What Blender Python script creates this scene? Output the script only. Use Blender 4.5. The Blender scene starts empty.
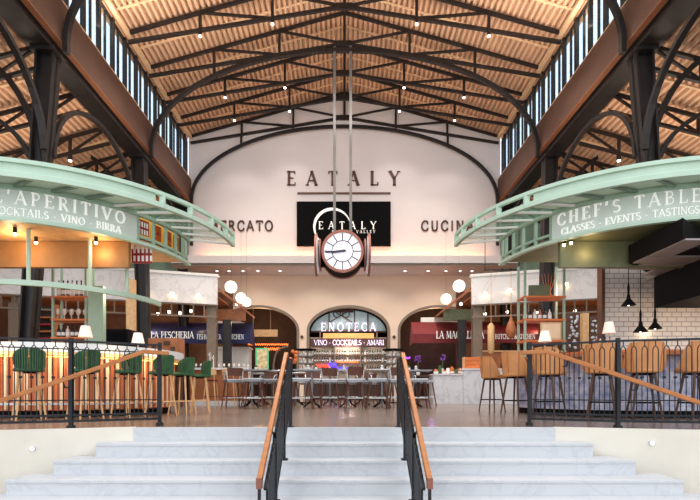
import bpy, bmesh, math, random
from mathutils import Vector, Matrix
random.seed(7)
sc = bpy.context.scene
COL = sc.collection
PI = math.pi
F = 467.0; HC = 0.44; CX = 344.5; HY = 392.0      # focal length in pixels, eye above the upper floor

def P(px, py, D): return Vector(((px-CX)*D/F, D, HC+(HY-py)*D/F))
def X(px, D): return (px-CX)*D/F
def Z(py, D): return HC+(HY-py)*D/F
def V(*a): return Vector(a)

# ------------------------------------------------------------------ materials
def lin(c):
    def f(v):
        v /= 255.0
        return v/12.92 if v <= .04045 else ((v+.055)/1.055)**2.4
    return (f(c[0]), f(c[1]), f(c[2]), 1)
MATS = {}
def mat(name, rgb, rough=.6, metal=0, var=.08, scale=6, bump=0, emit=None, es=0, spec=.5, alpha=1, stretch=None):
    m = bpy.data.materials.new(name); m.use_nodes = True
    nt = m.node_tree; n = nt.nodes; l = nt.links
    b = n['Principled BSDF']
    b.inputs['Roughness'].default_value = rough
    b.inputs['Metallic'].default_value = metal
    b.inputs['Specular IOR Level'].default_value = spec
    c = lin(rgb)
    if var > 0:
        tc = n.new('ShaderNodeTexCoord'); mp = n.new('ShaderNodeMapping'); nz = n.new('ShaderNodeTexNoise')
        nz.inputs['Scale'].default_value = scale; nz.inputs['Detail'].default_value = 4
        if stretch: mp.inputs['Scale'].default_value = stretch
        l.new(tc.outputs['Object'], mp.inputs['Vector']); l.new(mp.outputs['Vector'], nz.inputs['Vector'])
        r = n.new('ShaderNodeValToRGB')
        r.color_ramp.elements[0].position = .3; r.color_ramp.elements[1].position = .7
        r.color_ramp.elements[0].color = (c[0]*(1-var), c[1]*(1-var), c[2]*(1-var), 1)
        r.color_ramp.elements[1].color = (min(1, c[0]*(1+var)), min(1, c[1]*(1+var)), min(1, c[2]*(1+var)), 1)
        l.new(nz.outputs['Fac'], r.inputs['Fac']); l.new(r.outputs['Color'], b.inputs['Base Color'])
        if bump:
            bp = n.new('ShaderNodeBump'); bp.inputs['Strength'].default_value = bump; bp.inputs['Distance'].default_value = .02
            l.new(nz.outputs['Fac'], bp.inputs['Height']); l.new(bp.outputs['Normal'], b.inputs['Normal'])
    else:
        b.inputs['Base Color'].default_value = c
    if emit:
        b.inputs['Emission Color'].default_value = lin(emit); b.inputs['Emission Strength'].default_value = es
    if alpha < 1: b.inputs['Alpha'].default_value = alpha
    MATS[name] = m
    return m

mat('steel_dark', (32, 27, 26), .5, .2, .25, 5)
mat('steel_column', (42, 37, 36), .45, .3, .25, 3)
mat('fascia_brown', (92, 66, 54), .55, .1, .1, 1.5)
mat('fascia_lip', (190, 130, 90), .6, 0, .1, 2)
mat('deck_tan', (214, 176, 144), .7, 0, .10, 1.2)
mat('purlin', (226, 190, 150), .6)
mat('wall_cream', (216, 208, 206), .8, 0, .03, .6)
mat('wall_lower', (236, 214, 192), .8, 0, .03, .8)
mat('wall_green', (128, 158, 140), .7, 0, .08, 2)
mat('wall_dark', (60, 44, 38), .8, 0, .25, 2)
mat('wall_brown', (110, 74, 54), .8, 0, .25, 2)
mat('soffit', (196, 160, 132), .8, 0, .05)
mat('trim_tan', (132, 116, 100), .6, 0, .08)
mat('plaster', (232, 225, 212), .75, 0, .04, 3, .1)
mat('green_paint', (158, 184, 162), .45, 0, .07, 3)
mat('green_pale', (184, 208, 188), .45, 0, .06, 3)
mat('green_panel', (198, 222, 202), .35, 0, .07, 1.6)
mat('green_joint', (112, 134, 116), .5, 0, .1)
mat('green_sign', (206, 216, 206), .5, 0, .06, 2)
mat('green_deep', (96, 110, 72), .6, 0, .12)
mat('bulkhead_lamplit', (158, 112, 62), .6, 0, .1)  # green left bulkhead with the warm lamplight put into its colour
mat('glass_dim', (84, 104, 124), .3, 0, .1)
mat('olive', (112, 118, 88), .6, 0, .12)
mat('letter_white', (246, 246, 240), .5, 0, 0, emit=(255, 255, 250), es=.25)
mat('letter_brown', (92, 62, 50), .5, .2, 0)
mat('white_paint', (238, 236, 230), .5, 0, .03)
mat('marble_white', (232, 232, 234), .3, 0, .05, 1.5)
mat('screen_black', (8, 8, 10), .8, 0, 0, spec=.08)
mat('red_rim', (150, 98, 82), .45, .3, .1, 8)
mat('clock_face', (244, 240, 246), .4, 0, 0, emit=(250, 246, 255), es=.3)
mat('ink', (46, 46, 70), .5, 0, 0)
mat('wood_rail', (178, 110, 56), .4, 0, .18, 4, 0, stretch=(1, 1, 8))
mat('wood_light', (222, 178, 128), .5, 0, .15, 8)
mat('wood_mid', (170, 104, 62), .5, 0, .2, 6)
mat('wood_dark', (84, 54, 40), .5, 0, .25, 6)
mat('wood_orange', (216, 118, 56), .5, 0, .15, 5)
mat('iron', (34, 36, 42), .5, .3, .15, 10)
mat('green_velvet', (58, 98, 62), .8, 0, .2, 12)
mat('tan_leather', (206, 142, 88), .45, 0, .1, 5)
mat('copper_slat', (206, 122, 74), .4, .15, .25, 3, stretch=(1, 1, .2))
mat('cream_slat', (246, 214, 176), .5, 0, .08, 3)
mat('metal_grey', (150, 152, 156), .35, .6, .1, 8)
mat('metal_light', (205, 208, 212), .35, .4, .06, 8)
mat('chair_brown', (96, 56, 42), .5, 0, .2, 8)
mat('black_soft', (16, 14, 16), .8, 0, .2, 5, spec=.15)
mat('hood_grey', (150, 140, 138), .5, .2, .12, 2)
mat('navy', (36, 44, 92), .7, 0, .12, 3)
mat('maroon', (116, 34, 38), .7, 0, .12, 3)
mat('globe', (255, 250, 240), .4, 0, 0, emit=(255, 236, 214), es=2.2)
mat('bulb', (255, 240, 220), .4, 0, 0, emit=(255, 225, 180), es=12)
mat('bulb_small', (255, 240, 230), .4, 0, 0, emit=(255, 238, 230), es=6)
mat('shade', (248, 236, 226), .6, 0, .03, 6, emit=(255, 226, 200), es=.35)
mat('strip_warm', (255, 190, 110), .5, 0, 0, emit=(255, 170, 90), es=3)
mat('lip_lit_edge', (150, 98, 68), .5, 0, 0)  # lit lower edge of the fascia, its warm light put into the colour
mat('sign_glow', (255, 240, 255), .5, 0, 0, emit=(236, 214, 255), es=1.3)
mat('neon_red', (255, 70, 50), .5, 0, 0, emit=(255, 60, 40), es=2.5)
mat('neon_orange', (255, 140, 70), .5, 0, 0, emit=(255, 120, 50), es=1.6)
mat('neon_blue', (70, 60, 255), .5, 0, 0, emit=(80, 60, 255), es=2.5)
mat('neon_purple', (170, 70, 255), .5, 0, 0, emit=(170, 80, 255), es=1.6)
mat('gold_glow', (236, 176, 110), .5, 0, 0, emit=(255, 180, 100), es=.6)
mat('lunette', (178, 198, 200), .3, 0, .35, 2.2, emit=(160, 205, 210), es=.12)  # faint glow added to the glass in place of the bright room behind
mat('bottle_green', (44, 84, 40), .2, 0, .3, 20)
mat('bottle_dark', (44, 22, 22), .2, 0, .3, 20)
mat('bottle_amber', (190, 100, 40), .2, 0, .3, 20)
mat('bottle_clear', (226, 214, 204), .2, 0, .1, 20)
mat('yellow', (238, 190, 70), .5, 0, .08, emit=(255, 190, 60), es=.15)
mat('poster_red', (150, 34, 34), .5, 0, .2, 8)
mat('screen_poster', (180, 160, 120), .4, 0, .7, 9, emit=(200, 170, 120), es=.4)
mat('screen_green', (70, 160, 110), .4, 0, 0, emit=(70, 190, 120), es=.6)
mat('ceramic', (240, 238, 234), .3, 0, .03)
mat('meat', (176, 108, 66), .5, 0, .3, 14)
mat('salami', (222, 182, 130), .6, 0, .25, 20)
mat('glass_tint', (158, 200, 178), .15, 0, .05, 1.5, alpha=.3)
mat('flower', (130, 64, 170), .6, 0, .3, 20)
mat('leaf', (60, 90, 44), .6, 0, .3, 20)
mat('rod_grey', (112, 108, 106), .5, .3, .1)
mat('tap_chrome', (210, 205, 200), .2, .9, 0)

def window_glass():
    m = bpy.data.materials.new('window_glass'); m.use_nodes = True
    nt = m.node_tree; n = nt.nodes; l = nt.links; n.clear()
    o = n.new('ShaderNodeOutputMaterial'); mx = n.new('ShaderNodeMixShader')
    t = n.new('ShaderNodeBsdfTransparent'); g = n.new('ShaderNodeBsdfGlossy')
    t.inputs['Color'].default_value = (.82, .92, 1, 1); g.inputs['Roughness'].default_value = .1
    mx.inputs['Fac'].default_value = .12
    l.new(t.outputs[0], mx.inputs[1]); l.new(g.outputs[0], mx.inputs[2]); l.new(mx.outputs[0], o.inputs[0])
    MATS['window_glass'] = m
window_glass()

def stone(name, base, dark, rough, scale, vein=True, joint=None):
    m = bpy.data.materials.new(name); m.use_nodes = True
    nt = m.node_tree; n = nt.nodes; l = nt.links; b = n['Principled BSDF']
    tc = n.new('ShaderNodeTexCoord')
    nz = n.new('ShaderNodeTexNoise'); nz.inputs['Scale'].default_value = scale; nz.inputs['Detail'].default_value = 8
    nz.inputs['Distortion'].default_value = 1.5 if vein else .3
    l.new(tc.outputs['Object'], nz.inputs['Vector'])
    r = n.new('ShaderNodeValToRGB'); e = r.color_ramp.elements
    if vein:
        e[0].position = .46; e[0].color = lin(base); e[1].position = .54; e[1].color = lin(base)
        k = e.new(.5); k.color = lin(dark)
    else:
        e[0].position = .3; e[0].color = lin(dark); e[1].position = .7; e[1].color = lin(base)
    l.new(nz.outputs['Fac'], r.inputs['Fac'])
    out = r.outputs['Color']
    if joint:
        br = n.new('ShaderNodeTexBrick'); br.offset = .5
        br.inputs['Color1'].default_value = (1, 1, 1, 1); br.inputs['Color2'].default_value = (.95, .95, .96, 1)
        br.inputs['Mortar'].default_value = joint[3]
        br.inputs['Scale'].default_value = 1; br.inputs['Brick Width'].default_value = joint[0]; br.inputs['Row Height'].default_value = joint[1]
        br.inputs['Mortar Size'].default_value = joint[2]
        if joint[4]:
            mp = n.new('ShaderNodeMapping'); mp.inputs['Rotation'].default_value = (PI/2, 0, 0)
            l.new(tc.outputs['Object'], mp.inputs['Vector']); l.new(mp.outputs['Vector'], br.inputs['Vector'])
        else: l.new(tc.outputs['Object'], br.inputs['Vector'])
        mx = n.new('ShaderNodeMixRGB'); mx.blend_type = 'MULTIPLY'; mx.inputs['Fac'].default_value = 1
        l.new(out, mx.inputs[1]); l.new(br.outputs['Color'], mx.inputs[2]); out = mx.outputs[0]
    l.new(out, b.inputs['Base Color']); b.inputs['Roughness'].default_value = rough
    MATS[name] = m
stone('step_marble', (203, 205, 209), (195, 197, 203), .5, 2.2)
stone('floor_stone', (148, 130, 117), (112, 97, 87), .22, 1.1, False, (2.4, 2.4, .012, (.7, .66, .62, 1), False))
stone('fascia_marble', (234, 231, 228), (219, 215, 213), .35, .9)
stone('counter_marble', (226, 226, 230), (204, 206, 214), .3, 1.2)
stone('tile_white', (232, 226, 222), (222, 214, 210), .2, 3, False, (.2, .1, .008, (.5, .42, .4, 1), True))
stone('tile_pattern', (222, 216, 226), (112, 126, 170), .3, 7, False, (.2, .2, .01, (.8, .8, .85, 1), True))

# ------------------------------------------------------------------ mesh building
class MB:
    def __init__(s): s.v = []; s.f = []; s.m = []; s.cur = 0; s.sm = []
    def add(s, vs, fs, smooth=False):
        k = len(s.v); s.v += [Vector(v) for v in vs]
        for f in fs: s.f.append([k+i for i in f]); s.sm.append(smooth); s.m.append(s.cur)
        return s
    def box(s, x0, x1, y0, y1, z0, z1):
        if x0 > x1: x0, x1 = x1, x0
        if y0 > y1: y0, y1 = y1, y0
        if z0 > z1: z0, z1 = z1, z0
        return s.add([(x0,y0,z0),(x1,y0,z0),(x1,y1,z0),(x0,y1,z0),(x0,y0,z1),(x1,y0,z1),(x1,y1,z1),(x0,y1,z1)],
                     [(0,3,2,1),(4,5,6,7),(0,1,5,4),(1,2,6,5),(2,3,7,6),(3,0,4,7)])
    def hexa(s, v8): # bottom 4 ccw, top 4
        return s.add(v8, [(0,3,2,1),(4,5,6,7),(0,1,5,4),(1,2,6,5),(2,3,7,6),(3,0,4,7)])
    def bar(s, a, b, w, h=None, up=None):
        a = Vector(a); b = Vector(b); h = w if h is None else h
        d = (b-a).normalized()
        up = Vector(up) if up else (Vector((0,0,1)) if abs(d.z) < .95 else Vector((0,1,0)))
        sd = d.cross(up).normalized(); u = sd.cross(d).normalized()
        q = [(-1,-1),(1,-1),(1,1),(-1,1)]
        return s.hexa([a+sd*(i*w/2)+u*(j*h/2) for i, j in q]+[b+sd*(i*w/2)+u*(j*h/2) for i, j in q])
    def tube(s, pts, r, n=8, closed=False):
        pts = [Vector(p) for p in pts]; N = len(pts); rs = r if isinstance(r, (list, tuple)) else [r]*N
        vs = []; ref = None
        for i, p in enumerate(pts):
            if closed: d = (pts[(i+1) % N]-pts[i-1]).normalized()
            else: d = (pts[min(i+1, N-1)]-pts[max(i-1, 0)]).normalized()
            if ref is None:
                ref = Vector((0,0,1)) if abs(d.z) < .9 else Vector((1,0,0))
            u = (ref-d*ref.dot(d)).normalized(); w = d.cross(u); ref = u
            vs += [p+u*(rs[i]*math.cos(2*PI*k/n))+w*(rs[i]*math.sin(2*PI*k/n)) for k in range(n)]
        fs = []
        M = N if closed else N-1
        for i in range(M):
            j = (i+1) % N
            fs += [(i*n+k, i*n+(k+1) % n, j*n+(k+1) % n, j*n+k) for k in range(n)]
        s.add(vs, fs, n > 4)
        if not closed:
            s.add(vs[:n], [tuple(range(n))[::-1]]); s.add(vs[-n:], [tuple(range(n))])
        return s
    def cyl(s, c, r, z0, z1, n=16, r2=None):
        r2 = r if r2 is None else r2
        return s.lathe([(r, z0), (r2, z1)], c, n, cap=True)
    def lathe(s, prof, c=(0,0), n=16, cap=True, a0=0, a1=2*PI, smooth=True):
        full = abs(a1-a0-2*PI) < 1e-6; m = n if full else n+1
        vs = []
        for (r, z) in prof:
            for k in range(m):
                a = a0+(a1-a0)*k/n; vs.append((c[0]+r*math.cos(a), c[1]+r*math.sin(a), z))
        fs = []
        for i in range(len(prof)-1):
            for k in range(n):
                k2 = (k+1) % m if full else k+1
                fs.append((i*m+k, i*m+k2, (i+1)*m+k2, (i+1)*m+k))
        s.add(vs, fs, smooth)
        if cap and full:
            s.add(vs[:m], [tuple(range(m))[::-1]]); s.add(vs[-m:], [tuple(range(m))])
        return s
    def prism(s, poly, d, fn):   # poly of 2-D points, fn(a,b,t) -> 3D, thickness from 0..d
        n = len(poly)
        return s.add([fn(a, b, 0) for a, b in poly]+[fn(a, b, d) for a, b in poly],
                     [tuple(range(n))[::-1], tuple(range(n, 2*n))]+[(i, (i+1) % n, n+(i+1) % n, n+i) for i in range(n)])
    def ellipsoid(s, c, rx, ry, rz, n=14, m=8):
        vs = []; 
        for i in range(m+1):
            t = PI*i/m
            for k in range(n):
                a = 2*PI*k/n; vs.append((c[0]+rx*math.sin(t)*math.cos(a), c[1]+ry*math.sin(t)*math.sin(a), c[2]-rz*math.cos(t)))
        return s.add(vs, [(i*n+k, i*n+(k+1) % n, (i+1)*n+(k+1) % n, (i+1)*n+k) for i in range(m) for k in range(n)], True)
    def ribbon(s, path, w, h):  # rectangular section swept along nearly horizontal path; w radial, h vertical
        pts = [Vector(p) for p in path]; N = len(pts); vs = []
        for i, p in enumerate(pts):
            d = (pts[min(i+1, N-1)]-pts[max(i-1, 0)]); d.z = 0; d.normalize(); sd = Vector((d.y, -d.x, 0))
            vs += [p-sd*w/2+V(0,0,-h/2), p+sd*w/2+V(0,0,-h/2), p+sd*w/2+V(0,0,h/2), p-sd*w/2+V(0,0,h/2)]
        fs = [(i*4+k, i*4+(k+1) % 4, i*4+4+(k+1) % 4, i*4+4+k) for i in range(N-1) for k in range(4)]
        s.add(vs, fs+[(3,2,1,0), tuple(range(4*N-4, 4*N))])
        return s
    def build(s, name, m, parent=None, bevel=0, origin=None):
        me = bpy.data.meshes.new(name)
        if parent is not None: off = parent['_w'] if '_w' in parent.keys() else (0,0,0); off = Vector(off)
        elif origin is not None: off = Vector(origin)
        else:
            xs = [v.x for v in s.v]; ys = [v.y for v in s.v]; zs = [v.z for v in s.v]
            off = Vector(((min(xs)+max(xs))/2, (min(ys)+max(ys))/2, min(zs)))
        me.from_pydata([tuple(v-off) for v in s.v], [], s.f)
        ms = m if isinstance(m, (list, tuple)) else [m]
        for q in ms: me.materials.append(MATS[q])
        for p, sm, mi in zip(me.polygons, s.sm, s.m): p.use_smooth = sm; p.material_index = min(mi, len(ms)-1)
        bm = bmesh.new(); bm.from_mesh(me)
        bmesh.ops.recalc_face_normals(bm, faces=bm.faces); bm.to_mesh(me); bm.free()
        me.update()
        o = bpy.data.objects.new(name, me); COL.objects.link(o)
        if parent is not None:
            o.parent = parent; o['_w'] = tuple(off)
        else:
            o.location = off; o['_w'] = tuple(off)
        if bevel:
            bv = o.modifiers.new('bevel', 'BEVEL'); bv.width = bevel; bv.segments = 2; bv.limit_method = 'ANGLE'
        return o

def tag(o, label=None, cat=None, group=None, kind=None):
    if label: o['label'] = label
    if cat: o['category'] = cat
    if group: o['group'] = group
    if kind: o['kind'] = kind
    return o
def thing(name, loc, label, cat, group=None):
    o = bpy.data.objects.new(name, None); COL.objects.link(o)
    o.location = loc; o['_w'] = tuple(loc); o.empty_display_size = .2
    return tag(o, label, cat, group)
def struct(name, mb, m, label=None):
    o = mb.build(name, m); o['kind'] = 'structure'
    if label: o['label'] = label
    return o
def copy_tree(o, parent=None):
    c = o.copy(); COL.objects.link(c)
    if parent is not None: c.parent = parent
    for ch in list(o.children): copy_tree(ch, c)
    return c
def place(proto, first, loc, rz, label, group=None, scale=None):
    o = proto if first else copy_tree(proto)
    o.location = loc; o.rotation_euler = (0, 0, rz); o['label'] = label; o['_w'] = tuple(loc)
    if group: o['group'] = group
    if scale: o.scale = (scale,)*3
    return o
ORD = ['first','second','third','fourth','fifth','sixth','seventh','eighth','ninth','tenth','eleventh','twelfth','thirteenth','fourteenth','fifteenth','sixteenth','seventeenth','eighteenth','nineteenth','twentieth']
def light(kind, loc, energy, color, size=.3, rot=None, sy=None, spot=None, name='lamp_light', aim=None):
    d = bpy.data.lights.new(name, kind); d.energy = energy; d.color = color
    if kind == 'AREA':
        d.size = size
        if sy: d.shape = 'RECTANGLE'; d.size_y = sy
    elif kind in ('POINT', 'SPOT'): d.shadow_soft_size = size
    if spot: d.spot_size = spot; d.spot_blend = .6
    o = bpy.data.objects.new(name, d); COL.objects.link(o); o.location = loc
    if rot: o.rotation_euler = rot
    if aim is not None: o.rotation_euler = (Vector(aim)-Vector(loc)).to_track_quat('-Z', 'Y').to_euler()
    return o

# ------------------------------------------------------------------ lettering (stroke letters with serifs)
def arc(cx, cy, rx, ry, a0, a1, n=10):
    return [(cx+rx*math.cos(math.radians(a0+(a1-a0)*i/n)), cy+ry*math.sin(math.radians(a0+(a1-a0)*i/n))) for i in range(n+1)]
G = {
 'A': (.78, [([(.06,0),(.38,1)],'n'), ([(.38,1),(.7,0)],'T'), ([(.17,.34),(.58,.34)],'n')], [(.06,0),(.7,0)]),
 'B': (.66, [([(.15,0),(.15,1)],'T'), ([(.15,.97)]+arc(.32,.75,.2,.22,90,-90,6)+[(.15,.53)],'n'), ([(.15,.52)]+arc(.34,.27,.24,.25,90,-90,6)+[(.15,.02)],'n')], [(.12,0),(.12,1)]),
 'C': (.74, [(arc(.42,.5,.34,.49,50,310,12),'M'), ([(.64,.9),(.66,.7)],'n'), ([(.64,.1),(.66,.28)],'n')], []),
 'D': (.76, [([(.15,0),(.15,1)],'T'), ([(.15,.97)]+arc(.3,.5,.38,.47,90,-90,10)+[(.15,.03)],'M')], [(.12,0),(.12,1)]),
 'E': (.62, [([(.15,0),(.15,1)],'T'), ([(.15,.97),(.56,.97)],'n'), ([(.15,.52),(.46,.52)],'n'), ([(.15,.03),(.58,.03)],'n'), ([(.56,.98),(.56,.82)],'n'), ([(.58,.02),(.58,.2)],'n')], [(.12,0),(.12,1)]),
 'F': (.58, [([(.15,0),(.15,1)],'T'), ([(.15,.97),(.54,.97)],'n'), ([(.15,.52),(.44,.52)],'n'), ([(.54,.98),(.54,.82)],'n')], [(.15,0),(.12,1)]),
 'G': (.76, [(arc(.42,.5,.34,.49,50,330,12),'M'), ([(.68,.42),(.68,.1)],'T')], [(.68,.44)]),
 'H': (.8, [([(.16,0),(.16,1)],'T'), ([(.64,0),(.64,1)],'T'), ([(.16,.5),(.64,.5)],'n')], [(.16,0),(.16,1),(.64,0),(.64,1)]),
 'I': (.32, [([(.16,0),(.16,1)],'T')], [(.16,0),(.16,1)]),
 'K': (.74, [([(.16,0),(.16,1)],'T'), ([(.16,.4),(.62,1)],'n'), ([(.3,.55),(.66,0)],'T')], [(.16,0),(.16,1),(.62,1),(.66,0)]),
 'L': (.6, [([(.15,0),(.15,1)],'T'), ([(.15,.03),(.56,.03)],'n'), ([(.56,.02),(.56,.22)],'n')], [(.15,0),(.15,1)]),
 'M': (.94, [([(.14,0),(.16,1)],'n'), ([(.16,1),(.47,.1)],'T'), ([(.47,.1),(.78,1)],'n'), ([(.78,1),(.8,0)],'T')], [(.14,0),(.8,0)]),
 'N': (.8, [([(.14,0),(.14,1)],'n'), ([(.14,1),(.66,0)],'T'), ([(.66,0),(.66,1)],'n')], [(.14,0),(.66,1)]),
 'O': (.82, [(arc(.41,.5,.34,.49,0,360,18),'M')], []),
 'P': (.62, [([(.15,0),(.15,1)],'T'), ([(.15,.97)]+arc(.32,.72,.22,.25,90,-90,7)+[(.15,.47)],'n')], [(.15,0),(.12,1)]),
 'R': (.7, [([(.15,0),(.15,1)],'T'), ([(.15,.97)]+arc(.32,.74,.22,.23,90,-90,7)+[(.15,.51)],'n'), ([(.34,.5),(.62,0)],'T')], [(.15,0),(.12,1),(.64,0)]),
 'S': (.58, [(arc(.29,.74,.2,.23,40,270,9)+arc(.29,.27,.22,.25,90,-140,9),'M')], []),
 'T': (.68, [([(.34,0),(.34,1)],'T'), ([(.05,.97),(.63,.97)],'n'), ([(.05,.98),(.05,.82)],'n'), ([(.63,.98),(.63,.82)],'n')], [(.34,0)]),
 'U': (.78, [([(.15,1),(.15,.32)]+arc(.39,.3,.24,.28,180,360,9)+[(.63,1)],'M')], [(.15,1),(.63,1)]),
 'V': (.76, [([(.06,1),(.37,0)],'T'), ([(.37,0),(.68,1)],'n')], [(.06,1),(.68,1)]),
 'Y': (.74, [([(.06,1),(.37,.48)],'T'), ([(.68,1),(.37,.48)],'n'), ([(.37,.5),(.37,0)],'T')], [(.06,1),(.68,1),(.37,0)]),
 "'": (.26, [([(.14,1),(.1,.72)],'T')], []),
 '.': (.36, [([(.12,.42),(.24,.42)],'T')], []),
 '&': (.8, [([(.72,.02),(.22,.66)]+arc(.34,.8,.16,.18,210,-30,8)+[(.16,.38)]+arc(.32,.23,.22,.22,150,330,8)+[(.66,.5)],'M')], []),
 ' ': (.4, [], []),
}
def letters(text, length, h, fn, depth, m, parent, sans=False, weight=1.0):
    lettering(None, text, length, h, fn, depth, sans, weight, lambda q: q.build('letter', m, parent))
def lettering(mb, text, length, h, fn, depth, sans=False, weight=1.0, cb=None):
    """fn(s, t, d): s along the line 0..length, t up 0..h, d outward"""
    nat = sum(G[c][0] for c in text)*h; gap = (length-nat)/max(1, len(text)-1)
    sx = 1.0
    if gap < -.04*h: sx = length/nat*.98; gap = (length-nat*sx)/max(1, len(text)-1)
    x = 0
    W = {'T': .15, 'M': .12, 'n': .065} if not sans else {'T': .14, 'M': .14, 'n': .14}
    def seg(a, b, w):
        ax, ay = a; bx, by = b; dx, dy = bx-ax, by-ay; L = math.hypot(dx, dy) or 1e-6
        nx, ny = -dy/L*w/2, dx/L*w/2; ex, ey = dx/L*w*.15, dy/L*w*.15
        q = [(ax+nx-ex, ay+ny-ey), (bx+nx+ex, by+ny+ey), (bx-nx+ex, by-ny+ey), (ax-nx-ex, ay-ny-ey)]
        q = [(x+u*h*sx, v*h) for u, v in q]
        mb.hexa([fn(u, v, 0) for u, v in q]+[fn(u, v, depth) for u, v in q])
    for c in text:
        w, st, sf = G[c]
        if cb: mb = MB()
        for pts, k in st:
            for a, b in zip(pts, pts[1:]): seg(a, b, W[k]*weight)
        if not sans:
            for (u, v) in sf: seg((u-.11, v+(.025 if v < .5 else -.025)), (u+.11, v+(.025 if v < .5 else -.025)), .05*weight)
        if cb and st: cb(mb)
        x += w*h*sx+gap
def flat_fn(x0, y, z0, sgn=-1):
    return lambda s, t, d: Vector((x0+s, y+sgn*d, z0+t))
# ------------------------------------------------------------------ SETTING
Y_BACK = 25.0; W = 8.2
# floor, one slab of polished concrete; the front edge follows the stairs and the two terrace walls
mb = MB()
poly = [(-18,3.0),(-6.4,4.35),(-3.9,5.25),(-2.57,5.72),(2.57,5.72),(3.9,5.3),(6.4,5.15),(18,5.1),(18,31),(-18,31)]
mb.prism(poly, -.12, lambda a, b, t: V(a, b, t))
struct('floor', mb, 'floor_stone')
def terrace_wall(sgn, pts, nm):
    m = MB()
    for (a, b) in zip(pts, pts[1:]):
        m.hexa([V(a[0],a[1],-1.4), V(b[0],b[1],-1.4), V(b[0],b[1]+.2,-1.4), V(a[0],a[1]+.2,-1.4),
                V(a[0],a[1],.012), V(b[0],b[1],.012), V(b[0],b[1]+.06,.012), V(a[0],a[1]+.06,.012)])
    struct(nm, m, 'plaster')
terrace_wall(-1, [(-18,2.98),(-6.4,4.33),(-3.9,5.23),(-2.57,5.70)], 'wall_front_left')
terrace_wall(1, [(2.57,5.70),(3.9,5.28),(6.4,5.13),(18,5.08)], 'wall_front_right')
mb = MB().box(-18, 18, -6, 6.2, -1.6, -1.24)
struct('floor_lower', mb, 'floor_stone')
st = thing('staircase', (0, 4.6, -1.24), 'wide white marble staircase stepping up to the market floor', 'stairs')
st['kind'] = 'structure'
for k in range(0, 8):
    top = -.155*k; m = MB(); y0 = 5.70-.305*k; hw = 2.57+.3*k
    if k == 0: m.box(-hw, hw, y0-.01, y0+.07, -1.24, .006)
    else: m.box(-hw, hw, y0, y0+.40, -1.24, top)
    m.build('step', 'step_marble', st)
    if k: MB().box(-hw-.006, hw+.006, y0-.010, y0+.05, top-.03, top+.002).build('nosing', 'step_marble', st, .004)
for (px, py, sd, yy) in ((36, 448, 'left', 5.4), (651, 443, 'right', 5.4)):
    c = P(px, py, yy)
    o = thing('wall_spotlight', c, 'small round white recessed light in the cream wall %s of the stairs' % sd, 'light', 'step lights in the cream terrace walls')
    ys = 5.13 if sd == 'left' else 5.2
    for nm, r, d, mt in (('bezel', .03, .03, 'metal_light'), ('lens', .02, .035, 'bulb_small')):
        m = MB(); n = 16
        yf = {'left': 5.33, 'right': 5.375}[sd]
        vs = [V(c.x+r*math.cos(2*PI*k/n), yf+.12, c.z+r*math.sin(2*PI*k/n)) for k in range(n)]+[V(c.x+r*math.cos(2*PI*k/n), yf-d+.03, c.z+r*math.sin(2*PI*k/n)) for k in range(n)]
        m.add(vs, [tuple(range(n)), tuple(range(n, 2*n))[::-1]]+[(k, (k+1) % n, n+(k+1) % n, n+k) for k in range(n)])
        m.build(nm, mt, o)

# roof decks: ribbed profile, ribs running front to back
def deck(m, x0, z0, x1, z1, y0, y1, pitch=.22, dep=.1):
    L = math.hypot(x1-x0, z1-z0); ux, uz = (x1-x0)/L, (z1-z0)/L; nx, nz = -uz, ux
    if nz < 0: nx, nz = -nx, -nz
    prof = []; s = 0
    while s < L-.001:
        for (a, b) in ((0, 0), (.08, 0), (.115, dep), (.165, dep), (.2, 0)):
            t = min(L, s+a*pitch/.2); prof.append((x0+ux*t+nx*b, z0+uz*t+nz*b))
        s += pitch
    n = len(prof)
    m.add([V(a, y0, b) for a, b in prof]+[V(a, y1, b) for a, b in prof], [(i, i+1, n+i+1, n+i) for i in range(n-1)])
    # solid roof above
    t = .1; m.hexa([V(x0+nx*t,y0,z0+nz*t),V(x1+nx*t,y0,z1+nz*t),V(x1+nx*t,y1,z1+nz*t),V(x0+nx*t,y1,z0+nz*t),
                    V(x0+nx*.3,y0,z0+nz*.3),V(x1+nx*.3,y0,z1+nz*.3),V(x1+nx*.3,y1,z1+nz*.3),V(x0+nx*.3,y1,z0+nz*.3)])
RZ = 16.52; EZ = 14.16
mb = MB()
for s_ in (-1, 1): deck(mb, 0, RZ, s_*8.75, RZ-.2815*8.75, 8, 25.3)
struct('ceiling', mb, 'deck_tan')
mb = MB()
for s_ in (-1, 1): deck(mb, s_*8.7, 10.75, s_*19, 10.75-.27*10.3, 8, 25.3)
struct('ceiling_aisle', mb, 'deck_tan')
# pale joint strips of the deck
tn = 1
for s_ in (-1, 1):
    for y in (24.1, 22.3, 20.5, 18.7, 16.8, 14.8):
        m = MB().hexa([V(s_*.1,y-.04,RZ-.06),V(s_*8.2,y-.04,RZ-.06-.2815*8.1),V(s_*8.2,y+.04,RZ-.06-.2815*8.1),V(s_*.1,y+.04,RZ-.06),
                       V(s_*.1,y-.04,RZ-.01),V(s_*8.2,y-.04,RZ-.01-.2815*8.1),V(s_*8.2,y+.04,RZ-.01-.2815*8.1),V(s_*.1,y+.04,RZ-.01)])
        m.box(s_*8.75, s_*8.8, y-.03, y+.03, 10.66, 10.72)
        m.hexa([V(s_*8.8,y-.04,10.67),V(s_*18,y-.04,10.67-.27*9.2),V(s_*18,y+.04,10.67-.27*9.2),V(s_*8.8,y+.04,10.67),
                V(s_*8.8,y-.04,10.73),V(s_*18,y-.04,10.73-.27*9.2),V(s_*18,y+.04,10.73-.27*9.2),V(s_*8.8,y+.04,10.73)])
        struct('trim_%d' % tn, m, 'purlin'); tn += 1
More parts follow.
